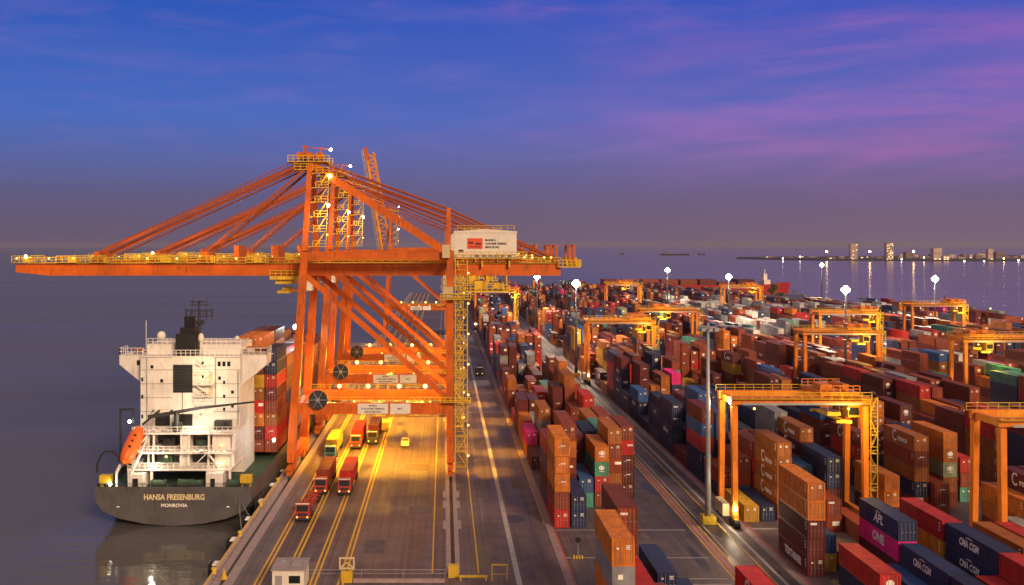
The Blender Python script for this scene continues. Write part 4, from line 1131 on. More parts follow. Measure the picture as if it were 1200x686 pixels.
for x, y, z, w, h in ((-7.6, 9, 8.7, 1.6, 1.5), (-3.4, 10, 8.7, 2.2, 1.8), (2.6, 9.5, 8.7, 1.8, 1.4), (-6.8, 9, 5.9, 2.0, 1.7), (-3.2, 8, 5.9, 1.8, 1.5), (2.8, 9, 5.9, 2.2, 1.9), (6.6, 9, 11.9, 3.0, 1.7), (-2.0, 9.5, 11.9, 1.5, 1.2)):
    m_ = MB(); m_.box(x - w / 2, x + w / 2, y, y + 1.6, z, z + h); m_.tube((x, y - .3, z + h * .6), (x, y, z + h * .6), h * .3, n=10); m_.build('dark_gap_box', M['dark' if w > 1.9 else 'deckgreen'], house)  # dark boxes added to stand for the shaded gaps of the open decks
for z in (5.6, 8.4): 
    m_ = MB(); m_.box(-9.2, -.8, 15.5, 15.97, z + .3, z + 2.7); m_.build('recess_tone_panel', M['tan'], house)  # added panels; the recess back's creamy lit look is in their colour
# mooring winches on the poop
for x, y in ((-3.2, 2.6), (1.4, 3.0), (3.4, 2.4), (10.2, 3)):
    w = MB(); w.tube((x - 1.1, y, 3.6), (x + 1.1, y, 3.6), .7, n=12); w.box(x - 1.3, x - 1.1, y - .6, y + .6, 2.65, 4.3); w.box(x + 1.1, x + 1.3, y - .6, y + .6, 2.65, 4.3); w.build('mooring_winch', M['deckgreen'], ship)
for s in (-1, 1):
    w = MB(); x = s * 12.4; w.box(x - 1.0, x + 1.0, 1.4, 2.8, 3.9, 5.3)
    for q in (-.7, .7): w.box(x + q - .12, x + q + .12, 1.6, 2.6, 2.65, 3.9)
    w.build('yellow_fairlead_box', M['yellow'], ship)
r = MB(); r.rail((-13.4, .4, 3.72), (13.4, .4, 3.72), .5, 1.5, .04); r.build('bulwark_rail', M['dark'], hull)
# stores crane
m_ = MB(); m_.beam((-6.6, 7.5, 14.6), (3.0, 8.0, 16.2), .45, .7, .4, .5); m_.beam((3.0, 8.0, 16.2), (12.6, 8.5, 17.2), .4, .45, .25, .3); m_.beam((-7.6, 7.5, 13.2), (-4.5, 7.6, 15.8), .4); m_.tube((-1.5, 7.8, 11.9), (-1.5, 7.8, 15.4), .6, .5, n=10)
m_.build('stores_crane', M['dark'], ship)
# free-fall lifeboat on its ramp
lb = MB(); n_ = 14; a0 = Vector((-9.4, 2.2, 7.2)); a1 = Vector((-8.0, 8.0, 12.6)); ax = (a1 - a0); L_ = ax.length; ax.normalize(); sd = Vector((1, -.2, 0)).normalized(); upv = sd.cross(ax)
rings = [(0, .25), (.05, .8), (.18, 1.25), (.45, 1.5), (.75, 1.45), (.93, 1.1), (1, .5)]
for t_, r_ in rings:
    for k in range(n_):
        u = 2 * math.pi * k / n_; lb.v.append(tuple(a0 + ax * L_ * t_ + sd * math.cos(u) * r_ * .95 + upv * math.sin(u) * r_ * 1.1))
for i in range(len(rings) - 1):
    for k in range(n_): lb.f.append((i * n_ + k, i * n_ + (k + 1) % n_, (i + 1) * n_ + (k + 1) % n_, (i + 1) * n_ + k)); lb.mi.append(0)
lb.f.append(tuple(range(n_))); lb.mi.append(0); lb.f.append(tuple(range((len(rings) - 1) * n_, len(rings) * n_))); lb.mi.append(0)
lbo = tag(lb.build('lifeboat', M['lifeboat'], None, (SHX, SHY, 0), smooth=True), 'orange enclosed free-fall lifeboat tilted stern-down on the ship', 'lifeboat')
m_ = MB()
for t_ in (.3, .45, .6): c_ = a0 + ax * L_ * t_ - upv * -1.55 * -1; 
pw = MB()
for t_ in (.35, .5, .65):
    c_ = a0 + ax * L_ * t_; pw.cut().ball(tuple(c_ + sd * .5 + upv * -1.4 * (-1 if upv.z > 0 else 1)), .28, 8, 5)
pw.build_each('porthole', M['black'], lbo)
m_ = MB()
for q in (-1.3, 1.5):
    p0 = a0 + sd * q - Vector((0, 0, 1.6)); p1 = a1 + sd * q - Vector((0, 0, 1.6)); m_.beam(p0, p1, .35, .45); m_.beam(p0, (p0.x, p0.y, 2.7), .35); m_.beam(p1, (p1.x, p1.y, 2.7), .35); m_.cut()
m_.build_each('lifeboat_ramp', M['shipwhite'], ship)
# dark gantry frame and boat davit on the port side
m_ = MB()
for x in (-12.4, -10.0): m_.beam((x, 10, 2.7), (x, 10, 15.6), .35)
m_.beam((-12.6, 10, 15.6), (-9.8, 10, 15.6), .4); m_.cut()
for k in range(6):
    t0, t1 = R(20 + 28 * k), R(48 + 28 * k); m_.beam((-12.2 + 2.2 * math.cos(t0), 3, 6 + 3.4 * math.sin(t0)), (-12.2 + 2.2 * math.cos(t1), 3, 6 + 3.4 * math.sin(t1)), .3)
m_.build_each('davit_frame', M['dark'], ship)
for x, y, z, mt in ((-10.6, 9.6, 13.4, 'lamp_cool'), (-11.4, 1.2, 3.9, 'lamp_cool'), (-5.1, 11.0, 14.6, 'lamp_soft'), (2.0, 10.5, 14.2, 'lamp_soft'), (4.4, 10.5, 15.0, 'lamp_soft'), (6.9, 7.2, 9.4, 'lamp_soft'), (7.0, 6.8, 6.6, 'lamp_soft'), (2.2, 10.6, 21.4, 'lamp_soft'), (-3.0, 6.5, 7.6, 'lamp_soft'), (14.6, 18, 8.4, 'lamp_cool')):
    MB().ball((x, y, z), .24 if mt == 'lamp_soft' else .3, 8, 5).build('lamp', M[mt], ship)
m_ = MB(); m_.beam((13.0, 62, 3.5), (13.0, 62, 27.4), .5); m_.box(11.8, 14.2, 61.8, 62.2, 24.4, 24.6); m_.build('light_mast', M['dark'], ship)
m_ = MB(); m_.ball((12.4, 61.4, 26.6), .6, 8, 5).cut().ball((13.8, 61.4, 26.6), .6, 8, 5); m_.build_each('floodlight', M['lamp_cool'], ship)
# mooring lines
for k, (p, q) in enumerate((((12.0, .2, 1.0), (16.2, -8, .5)), ((11.5, .2, 1.2), (16.2, -20, .5)))):
    m_ = MB(); P_ = Vector(p); Q_ = Vector(q); pr = P_
    for i in range(1, 9):
        t_ = i / 8; c_ = P_.lerp(Q_, t_) - Vector((0, 0, 1.1 * math.sin(math.pi * t_))); m_.tube(pr, c_, .06, n=5); pr = c_
    m_.build('mooring_line', M['steel'], ship)

# red ship beyond the far end of the yard
rs = thing('container_ship', (143, 985, 0), 'distant container ship with bright red hull beyond the far end of the yard', 'ship')
m_ = MB(); secs = []
for x, w, zt in ((0, 9, 7), (10, 13, 7), (120, 13, 7), (165, 12, 7.2), (185, 8, 8.6), (196, 1.0, 9.4)):
    secs.append([(x, -w, zt), (x - (3 if x > 180 else 0), -w * .9, SEA_Z - 1), (x - (3 if x > 180 else 0), w * .9, SEA_Z - 1), (x, w, zt)])
for s in secs: m_.v += s
for i in range(5):
    for k in range(3): m_.f.append((i * 4 + k, i * 4 + k + 1, i * 4 + k + 5, i * 4 + k + 4)); m_.mi.append(0)
    m_.f.append((i * 4, i * 4 + 4, i * 4 + 7, i * 4 + 3)); m_.mi.append(0)
m_.f += [(0, 3, 2, 1), (20, 21, 22, 23)]; m_.mi += [0, 0]
m_.build('hull', M['hullred'], rs)
m_ = MB(); m_.box(168, 174, -8, 8, 7.5, 12); m_.box(169, 172.5, -3, 3, 12, 17.5); m_.tube((171, 0, 17.5), (171, 0, 22), .5); m_.build('deckhouse', M['shipwhite'], rs)
for k in range(8):
    m_ = MB(); x = 12 + k * 18.5; hh = random.choice((5.2, 6.4, 5.2, 2.6, 5.2))
    m_.box(x, x + 16, -12, 12, 7.1, 7.1 + hh)
    for q in range(1, 5): m_.box(x, x + 16, -12.06, -12, 7.1 + q * 2.6, 7.2 + q * 2.6) if q * 2.6 < hh else None
    m_.build('deck_cargo', CM[random.choice(('rust', 'maroon', 'rust', 'brown', 'maroon'))], rs)

# ------------------------------------------------------------------ trucks
def make_truck(mat, name='terminal_truck', trailer=True):
    """cab nose toward -Y, origin under the front bumper"""
    root = thing(name, (0, 0, 0), 'truck', 'truck')
    c = MB()
    c.add([(-1.2, 0, .7), (1.2, 0, .7), (1.2, 2.3, .7), (-1.2, 2.3, .7), (-1.2, .05, 1.7), (1.2, .05, 1.7), (-1.1, .45, 3.0), (1.1, .45, 3.0), (1.1, 2.2, 3.1), (-1.1, 2.2, 3.1)],
          [(0, 1, 5, 4), (4, 5, 7, 6), (6, 7, 8, 9), (1, 2, 8, 7, 5), (0, 4, 6, 9, 3), (3, 9, 8, 2), (0, 3, 2, 1)])
    cab = c.build('cab', mat, root)
    g_ = MB(); g_.add([(-1.0, .10, 1.82), (1.0, .10, 1.82), (.92, .38, 2.82), (-.92, .38, 2.82)], [(0, 1, 2, 3)])
    g_ = MB(); g_.beam((0, .07, 1.85), (0, .34, 2.8), 1.9, .06); g_.build('windscreen', M['glass'], cab)
    g_ = MB(); g_.box(-1.22, 1.22, -.12, .05, .45, .85); g_.build('bumper', M['dark'], cab)
    for s in (-1, 1):
        MB().ball((s * .85, -.1, .95), .14, 8, 5).build('headlight', M['lamp_soft'], cab)
        MB().box(s * 1.42 - .1, s * 1.42 + .1, .3, .4, 1.9, 2.6).beam((s * 1.2, .35, 2.5), (s * 1.42, .35, 2.5), .06).build('mirror', M['dark'], cab)
    MB().box(-1.15, 1.15, .12, .4, 3.02, 3.16).build('visor', M['white'], cab)
    MB().box(-.8, .8, -.02, .03, 1.1, 1.6).build('grille', M['dark'], cab)
    b = MB(); b.box(-.5, .5, 2.3, 5.2, .75, 1.05)
    b.build('chassis', M['dark'], root)
    if trailer:
        b = MB()
        for x in (-.55, .55): b.box(x - .12, x + .12, 3.2, 16.2, 1.06, 1.35)
        for k in range(6): b.box(-1.2, 1.2, 3.6 + k * 2.4, 3.85 + k * 2.4, 1.1, 1.34)
        b.build('trailer_frame', mat, root)
    ys = [1.2, 4.2] + ([13.2, 14.4, 15.4] if trailer else [])
    for y in ys:
        for s in (-1, 1):
            w = MB(); w.tube((s * .8, y, .5), (s * 1.2, y, .5), .5, n=14); w.build('wheel', M['rubber'], root)
    return root
def truck_box(x, y, col, lab):
    """container riding on a trailer: a thing of its own"""
    c = obj('shipping_container', BODY[2.591], None, (x - CW / 2, y, 1.37)); set_mat(c, CM[col]); tag(c, lab, 'container', 'containers riding on trucks')
    for s in (0, 1):
        d = obj('door', DOOR[2.591], c, (.19 + s * (CW - .38) / 2, .07, .15)); set_mat(d, CM[col])
    return c
for (x, y, mt, col, lab, clab) in (
    (-23.4, 166.5, 'truckred', None, 'nearest red terminal truck hauling an empty skeletal trailer along the quay', None),
    (-22.6, 184.5, 'truckred', 'rust', 'red terminal truck right behind the empty trailer, carrying a rust red container', 'rust red container on the truck behind the empty trailer'),
    (-18.2, 184.0, 'truckred', 'red', 'red terminal truck in the second quay lane carrying a bright red container', 'bright red container riding on the truck in the second quay lane'),
    (-24.2, 214.0, 'truckgreen', 'yellow', 'green-nosed terminal truck by the crane leg carrying a yellow container', 'yellow container riding on the green truck by the crane leg'),
    (-19.8, 226.0, 'truckred', 'red', 'red terminal truck under the crane portal with a red container, beside the dark one', 'red container riding on the truck under the crane portal'),
    (-16.4, 231.0, 'dark', 'maroon', 'dark terminal truck under the crane portal carrying a maroon container', 'dark maroon container riding on the dark truck under the portal'),
    (12.6, 352.0, 'dark', None, 'dark truck driving alone on the quay road beside the container block', None)):
    t = make_truck(M[mt]); t.location = (x, y, 0); tag(t, lab, 'truck', 'terminal trucks')
    if col: truck_box(x, y + 3.4, col, clab)
def make_pickup():
    root = thing('pickup', (0, 0, 0), 'pickup', 'pickup')
    c = MB(); c.box(-.9, .9, 0, 4.8, .45, 1.05)
    c.add([(-.85, 1.2, 1.051), (.85, 1.2, 1.051), (.85, 3.2, 1.051), (-.85, 3.2, 1.051), (-.75, 1.8, 1.75), (.75, 1.8, 1.75), (.75, 3.0, 1.75), (-.75, 3.0, 1.75)], [(0, 1, 5, 4), (1, 2, 6, 5), (2, 3, 7, 6), (3, 0, 4, 7), (4, 5, 6, 7)])
    b = c.build('body', M['tan'], root)
    g_ = MB(); g_.beam((0, 1.33, 1.15), (0, 1.74, 1.68), 1.5, .05); g_.build('windscreen', M['glass'], b)
    for y in (.9, 3.9):
        for s in (-1, 1): w = MB(); w.tube((s * .7, y, .35), (s * .93, y, .35), .35, n=12); w.build('wheel', M['rubber'], root)
    for s in (-1, 1): MB().ball((s * .65, -.02, .8), .12, 8, 5).build('headlight', M['lamp_soft'], b)
    return root
p_ = make_pickup(); p_.location = (-8.8, 228, 0); p_['label'] = 'small cream pickup parked alone under the crane portal'
def make_van():
    root = thing('van', (0, 0, 0), 'van', 'van')
    c = MB(); c.add([(-.95, 0, .4), (.95, 0, .4), (.95, 5.2, .4), (-.95, 5.2, .4), (-.95, 0, 1.1), (.95, 0, 1.1), (-.88, .9, 2.2), (.88, .9, 2.2), (.88, 5.1, 2.3), (-.88, 5.1, 2.3)], [(0, 1, 5, 4), (4, 5, 7, 6), (6, 7, 8, 9), (1, 2, 8, 7, 5), (0, 4, 6, 9, 3), (3, 9, 8, 2)])
    b = c.build('body', M['yellow'], root)
    g_ = MB(); g_.beam((0, .12, 1.2), (0, .82, 2.05), 1.6, .05); g_.build('windscreen', M['glass'], b)
    for y in (1.0, 4.2):
        for s in (-1, 1): w = MB(); w.tube((s * .7, y, .38), (s * .97, y, .38), .38, n=12); w.build('wheel', M['rubber'], root)
    return root
p_ = make_van(); p_.location = (-14.6, 247, 0); p_['label'] = 'yellow van standing right of the dark truck under the cranes'

# person in an orange vest by the trucks
def make_person():
    P_ = [(0, 0, .95), (0, 0, 1.2), (0, 0, 1.42), (0, -.01, 1.55), (0, -.02, 1.68), (-.19, 0, 1.4), (-.25, .02, 1.12), (-.24, -.06, .88), (.19, 0, 1.4), (.26, .03, 1.12), (.25, -.05, .88), (-.1, 0, .9), (-.11, -.02, .5), (-.11, .02, .08), (-.11, -.12, .04), (.1, 0, .9), (.12, .02, .5), (.12, .06, .08), (.12, -.08, .04)]
    E_ = [(0, 1), (1, 2), (2, 3), (3, 4), (2, 5), (5, 6), (6, 7), (2, 8), (8, 9), (9, 10), (0, 11), (11, 12), (12, 13), (13, 14), (0, 15), (15, 16), (16, 17), (17, 18)]
    rad = [.15, .15, .14, .06, .11, .075, .05, .035, .075, .05, .035, .095, .065, .05, .04, .095, .065, .05, .04]
    me = bpy.data.meshes.new('person'); me.from_pydata(P_, E_, [])
    o = obj('person', me); me.materials.append(M['hivis'])
    me.skin_vertices.new() if hasattr(me, 'skin_vertices') and not len(me.skin_vertices) and hasattr(me.skin_vertices, 'new') else None
    md = o.modifiers.new('Skin', 'SKIN')
    if len(me.skin_vertices):
        sv = me.skin_vertices[0].data
        for k, r_ in enumerate(rad): sv[k].radius = (r_, r_)
        sv[0].use_root = True
    sb = o.modifiers.new('Sub', 'SUBSURF'); sb.levels = 1; sb.render_levels = 1
    hd = MB(); hd.ball((0, -.02, 1.8), .13, 10, 6, .8); hd.build('helmet', M['yellow'], o)
    return o
pp = make_person(); pp.location = (-13.2, 229, 0); tag(pp, 'person in orange work clothes and helmet standing by the dark truck', 'person')

# ------------------------------------------------------------------ quay furniture
w = thing('cabin', (-20.6, 133.2, 0), 'small white cabin with flat roof at the bottom edge of the quay', 'cabin')
m_ = MB(); m_.box(-2.1, 2.1, 0, 4.9, .1, 2.9); bd = m_.build('walls', M['white'], w)
m_ = MB(); m_.box(-2.3, 2.3, -.2, 5.1, 2.901, 3.05); rf = m_.build('roof', M['concrete'], w)
m_ = MB(); m_.box(.2, 1.6, 1.6, 3.0, 3.051, 3.35).cut().box(-1.5, -.8, 3.2, 3.9, 3.051, 3.3); m_.build_each('roof_vent', M['steel'], rf)
m_ = MB(); m_.box(-1.7, -.8, -.04, -.003, .15, 2.2); m_.build('door', M['steel'], w)
m_ = MB(); m_.box(.1, 1.6, -.04, -.003, 1.2, 2.2); m_.build('window', M['glass'], w)
w = thing('signal_post', (-13.2, 137, 0), 'yellow signal box with lit cream frame standing at the end of the quay lanes', 'signal post')
m_ = MB(); m_.box(-.75, .75, 0, 1.2, 0, 1.5); m_.build('base', M['yellow'], w)
m_ = MB(); m_.box(-.1, .1, .5, .7, 1.5, 1.8); m_.build('post', M['dark'], w)
m_ = MB()
m_.box(-1.05, 1.05, .1, .35, 1.8, 2.0); m_.box(-1.05, 1.05, .1, .35, 3.2, 3.4); m_.box(-1.05, -.85, .1, .35, 2.0, 3.2); m_.box(.85, 1.05, .1, .35, 2.0, 3.2); m_.beam((-.85, .22, 2.05), (0, .22, 2.7), .15); m_.beam((.85, .22, 2.05), (0, .22, 2.7), .15)
m_.build('frame', M['tan'], w)
w = thing('rail_stop', (1.35, 139, 0), 'yellow buffer stop at the end of the landside crane rail', 'buffer stop')
m_ = MB(); m_.box(-.7, .7, 0, 1.2, 0, 1.6); m_.beam((0, 1.2, .3), (0, 2.2, .1), .6, .3); m_.build('block', M['yellow'], w)
m_ = MB(); m_.tube((0, 1.2, 1.1), (0, 1.7, 1.1), .3, n=10); m_.build('buffer', M['rubber'], w)
m_ = MB(); m_.box(2.1, 6.0, 137.6, 138.0, .5, .75); m_.box(2.2, 2.4, 137.7, 137.9, 0, .5); m_.box(5.7, 5.9, 137.7, 137.9, 0, .5)
tag(m_.build('barrier', M['yellow']), 'low yellow barrier bar beside the rail buffer stop', 'barrier')
m_ = MB()
for x in (6.6, 8.7): m_.beam((x, 137.8, 0), (x, 137.8, 2.2), .16)
m_.beam((6.52, 137.8, 2.2), (8.78, 137.8, 2.2), .16); m_.beam((6.7, 137.8, .9), (8.6, 137.8, .9), .1)
tag(m_.build('goal_frame', M['yellow']), 'yellow square pipe frame standing beside the wide white road line', 'frame')
m_ = MB(); m_.box(-12.3, .2, 137.0, 137.5, 0, .45); 
tag(m_.build('kerb_wall', M['curb']), 'low pale kerb wall crossing the quay at the bottom of the picture', 'wall')
m_ = MB(); m_.rail((-23, 139.4, 0), (.2, 139.4, 0), 1.0, 5.6, .04)
tag(m_.build('pipe_fence', M['steel']), 'thin grey pipe fence behind the low kerb wall', 'fence')
w = thing('sign_post', (19.7, 147.6, 0), 'black round-topped post on a yellow hatched base in the empty bay', 'post')
m_ = MB(); m_.beam((0, 0, .4), (0, 0, 2.3), .1); m_.build('pole', M['steel'], w)
m_ = MB(); m_.tube((0, -.06, 2.7), (0, .06, 2.7), .42, n=16); m_.build('disc', M['black'], w)
m_ = MB()
for k in range(4): m_.box(-.7 + k * .4, -.5 + k * .4, -.25, .25, 0, .4)
m_.build('base', M['yellow'], w)
# bollards and fenders along the quay edge
def make_bollard():
    m_ = MB(); m_.tube((0, 0, 0), (0, 0, .55), .32, .26, n=12); m_.tube((0, 0, .55), (0, 0, .8), .42, .36, n=12); return m_.mesh('bollard', M['yellow'])
BOL = make_bollard()
bn = 0
for k in range(14):
    y = 140.5 + 18 * k; bn += 1
    tag(obj('bollard', BOL, None, (-32.05, y, .15)), f'mooring bollard on the quay kerb, {ordw(bn)} from the bottom of the picture', 'bollard', 'bollards on the quay kerb')
def make_fender(n_):
    r_ = thing('fender', (0, 0, 0), 'fender', 'fender', 'rubber fenders on the quay face')
    m_ = MB(); m_.tube((-.02, 0, -1.2), (-1.3, 0, -1.2), .75, .75, n=14); m_.build('rubber_cone', M['rubber'], r_)
    m_ = MB(); m_.box(-1.5, -1.31, -1.1, 1.1, -2.6, .1); m_.build('face_panel', M['dark'], r_)
    m_ = MB(); m_.box(-.9, -.02, -.9, .9, -.3, -.1); m_.build('bracket', M['letter'], r_)
    return r_
F0 = make_fender(0)
for k in range(7):
    f = F0 if k == 0 else copy_tree(F0)
    f.location = (-32.5, 134 + 12 * k, 0); f['label'] = f'rubber fender on the quay face, {ordw(k + 1)} from the bottom of the picture'
# rail end cone at the waterside
m_ = MB(); m_.tube((0, 0, 0), (0, 0, .15), .55, n=10); m_.tube((0, 0, .15), (0, 0, 1.3), .4, .08, n=10)
tag(m_.build('traffic_cone', M['yellow'], None, (-30.2, 138.5, .06)), 'yellow cone at the end of the waterside crane rail', 'cone')

# ------------------------------------------------------------------ trees on the shoreline
def make_tree(h, spread, seed, palm=False):
    rnd = random.Random(seed); root = thing('palm_tree' if palm else 'tree', (0, 0, 0), 'tree', 'tree', 'trees along the shoreline')
    t = MB(); t.tube((0, 0, 0), (.1 * h * .1, 0, h * .55), h * .03, h * .018, n=7)
    if palm: t.tube((.01 * h, 0, h * .55), (.05 * h, 0, h * .9), h * .018, h * .012, n=7)
    else:
        for k in range(5):
            a = 2 * math.pi * k / 5 + rnd.random(); t.tube((.01 * h, 0, h * (.4 + .04 * k)), (math.cos(a) * spread * .55, math.sin(a) * spread * .55, h * (.65 + .05 * k)), h * .014, h * .006, n=5)
    t.build('trunk', M['bark'], root)
    l = MB()
    if palm:
        for k in range(16):
            a = 2 * math.pi * k / 16 + rnd.random() * .3; prev = Vector((.05 * h, 0, h * .9)); ln = spread * rnd.uniform(.8, 1.1); lift = rnd.uniform(-.1, .5)
            for s in range(5):
                u = (s + 1) / 5; p = Vector((.05 * h + math.cos(a) * ln * u, math.sin(a) * ln * u, h * .9 + ln * (lift * u - .75 * u * u)))
                l.beam(prev, p, .55 * (1.1 - u * .7), .05); prev = p
    else:
        for c_ in range(9):
            a = rnd.random() * 6.28; rr = spread * rnd.uniform(.1, .75); ctr = Vector((math.cos(a) * rr, math.sin(a) * rr, h * rnd.uniform(.5, .95))); cr = spread * rnd.uniform(.25, .45)
            for k in range(130):
                d_ = Vector((rnd.gauss(0, 1), rnd.gauss(0, 1), rnd.gauss(0, .8))).normalized() * cr * rnd.random() ** .4; p = ctr + d_
                u = Vector((rnd.gauss(0, 1), rnd.gauss(0, 1), rnd.gauss(0, 1))).normalized() * .42; v = u.orthogonal().normalized() * .3
                l.add([p - u, p + v, p + u, p - v], [(0, 1, 2, 3)])
    l.build('crown', M['leaf'], root); return root
for k, (px, py_, hpx, palm, lab) in enumerate((
    (905, 357, 18, False, 'dark rounded tree below the red ship hull, largest on the shoreline'),
    (913, 360, 13, False, 'smaller dark tree just right of the largest shoreline tree'),
    (931, 359, 15, True, 'dark palm tree on the shoreline between the hull and the large lamp'),
    (941, 361, 13, True, 'dark palm tree right of its twin, left of the large lamp'),
    (946, 366, 9, False, 'low dark bush-like tree under the palms by the lamp'),
    (1008, 365, 12, True, 'palm tree by the water just right of the large lamp'),
    (1015, 366, 13, True, 'taller palm tree by the water right of the large lamp'),
    (1012, 369, 7, False, 'low dark tree at the feet of the two palms right of the lamp'))):
    d_ = 800 - 14 * k; hpx += 5; X_ = (px - CX) * d_ / F_PX; zt = H - (py_ - hpx - CY) * d_ / F_PX
    t = make_tree(max(6, zt), 3.2 if palm else max(3.5, zt * .42), 5 + k, palm); t.location = (X_, d_, 0); t['label'] = lab

# ------------------------------------------------------------------ far shore, boats
m_ = MB()
pts = [(1035, 3560), (1075, 3400), (1180, 3150), (1500, 3040), (1900, 2980), (2600, 2900), (4200, 2950), (4200, 5200), (1110, 3800)]
m_.add([(x, y, SEA_Z + 3.2) for x, y in pts] + [(x, y, SEA_Z - 1) for x, y in pts], [tuple(range(len(pts)))] + [(k, k + len(pts), (k + 1) % len(pts) + len(pts), (k + 1) % len(pts)) for k in range(len(pts))])
structure(m_.build('far_shore', paint('far_land', (.035, .032, .032), .9, .3, .02)))
rnd = random.Random(4)
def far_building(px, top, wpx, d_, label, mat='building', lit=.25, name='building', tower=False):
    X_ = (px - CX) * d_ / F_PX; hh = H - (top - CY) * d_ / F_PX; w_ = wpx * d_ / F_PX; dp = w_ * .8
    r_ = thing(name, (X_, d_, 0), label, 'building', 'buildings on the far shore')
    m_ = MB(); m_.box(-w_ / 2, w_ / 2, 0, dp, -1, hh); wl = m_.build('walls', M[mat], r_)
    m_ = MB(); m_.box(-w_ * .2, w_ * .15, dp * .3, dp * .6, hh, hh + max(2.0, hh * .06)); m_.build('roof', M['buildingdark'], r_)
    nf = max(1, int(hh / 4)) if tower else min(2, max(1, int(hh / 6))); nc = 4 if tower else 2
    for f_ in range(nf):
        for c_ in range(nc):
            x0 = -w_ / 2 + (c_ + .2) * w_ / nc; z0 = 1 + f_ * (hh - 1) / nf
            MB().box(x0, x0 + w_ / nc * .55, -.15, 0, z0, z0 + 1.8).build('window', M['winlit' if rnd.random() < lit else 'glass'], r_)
far_building(1001, 286, 8, 3150, 'pale tall tower standing alone on the far shore, left of the other tower', lit=.15, tower=True)
far_building(1043, 285, 8, 3100, 'tall tower on the far shore with its right side lit warm', lit=.35, tower=True)
far_building(1099, 291, 10, 3100, 'broad mid-height block on the far shore, right of the two towers')
far_building(1161, 292, 6, 3100, 'narrow pointed block on the far shore near the right edge')
far_building(1109, 300, 7, 3060, 'small pale block in front of the broad far-shore block')
k = 0
for px in range(900, 1203, 5):
    if abs(px - 1001) < 7 or abs(px - 1043) < 7: continue
    k += 1; q = rnd.random(); right = px > 1050
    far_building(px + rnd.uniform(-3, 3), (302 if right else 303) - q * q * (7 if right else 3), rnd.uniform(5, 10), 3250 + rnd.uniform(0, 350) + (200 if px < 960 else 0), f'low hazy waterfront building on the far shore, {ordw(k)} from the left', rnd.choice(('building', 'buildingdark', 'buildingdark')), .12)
for k, (px, py_, warm) in enumerate(((966, 295, 1), (1016, 295, 1), (1067, 295, 1), (935, 301, 0), (915, 303, 0), (1053, 304, 0), (1126, 306, 0), (1141, 307, 0), (1149, 306, 0), (1189, 305, 0), (1079, 302, 1), (1172, 303, 1))):
    d_ = 3000 if px > 990 else 3180; X_ = (px - CX) * d_ / F_PX; z_ = H - (py_ - CY) * d_ / F_PX
    r_ = thing('far_lamp', (X_, d_ - 20, 0), ('warm orange' if warm else 'white') + f' lamp on the far shore, {ordw(sorted((966,1016,1067,935,915,1053,1126,1141,1149,1189,1079,1172)).index(px) + 1)} from the left', 'lamp', 'lamps on the far shore')
    m_ = MB(); m_.tube((0, 0, -3.5), (0, 0, z_), .4, n=6); m_.build('pole', M['dark'], r_)
    m_ = MB(); m_.ball((0, 0, z_), 3.0 if warm and py_ < 300 else 1.7, 10, 6); m_.build('lamp_head', M['lamp_far' if warm else 'lamp_farwhite'], r_)

def boat(px, py_, len_px, d_, label, cat, name, hgt=6.0, mat='dark'):
    X_ = (px - CX) * d_ / F_PX; L_ = len_px * d_ / F_PX
    r_ = thing(name, (X_, d_, SEA_Z), label, cat)
    m_ = MB(); w_ = max(2.2, L_ * .11)
    secs = [(-L_ / 2, w_ * .8, hgt), (-L_ * .35, w_, hgt * .85), (L_ * .3, w_, hgt * .9), (L_ / 2, .3, hgt * 1.35)]
    for x, w1, z in secs: m_.v += [(x, -w1, z), (x * .97, -w1 * .85, -1), (x * .97, w1 * .85, -1), (x, w1, z)]
    for i in range(3):
        for k in range(3): m_.f.append((i * 4 + k, i * 4 + k + 1, i * 4 + k + 5, i * 4 + k + 4)); m_.mi.append(0)
        m_.f.append((i * 4, i * 4 + 4, i * 4 + 7, i * 4 + 3)); m_.mi.append(0)
    m_.f += [(0, 3, 2, 1), (12, 13, 14, 15)]; m_.mi += [0, 0]
    m_.build('hull', M[mat], r_)
    m_ = MB(); m_.box(-L_ * .38, -L_ * .2, -w_ * .7, w_ * .7, hgt * .9, hgt * 1.9); m_.box(-L_ * .33, -L_ * .24, -w_ * .5, w_ * .5, hgt * 1.9, hgt * 2.5); m_.tube((-L_ * .28, 0, hgt * 2.5), (-L_ * .28, 0, hgt * 3.4), .04 * hgt, n=6); m_.build('wheelhouse', M['buildingdark'], r_)
    return r_
boat(791, 299, 34, 4700, 'long dark cargo barge anchored on the horizon', 'barge', 'barge', 7)
boat(822, 298, 9, 4900, 'short dark vessel right of the long barge on the horizon', 'boat', 'boat', 7)
boat(729, 297, 5, 5200, 'tiny dark vessel on the horizon left of the long barge', 'boat', 'boat', 7)
tg = boat(1152, 370, 42, 690, 'dark tugboat with deck light moored off the right shoreline', 'tugboat', 'tugboat', 2.6)
MB().ball((4, -2, 5.6), .5, 8, 5).build('lamp', M['lamp_yellow'], tg)
boat(1112, 352, 13, 860, 'small dark boat on the water above the orange-red gantry', 'boat', 'boat', 2.2)
m_ = MB(); m_.ball((0, 0, .5), 1.7, 12, 7); m_.tube((0, 0, 1.8), (0, 0, 3.6), .25, n=6)
tag(m_.build('buoy', M['dark'], None, (371, 660, SEA_Z)), 'dark round mooring buoy floating near the right edge', 'buoy')

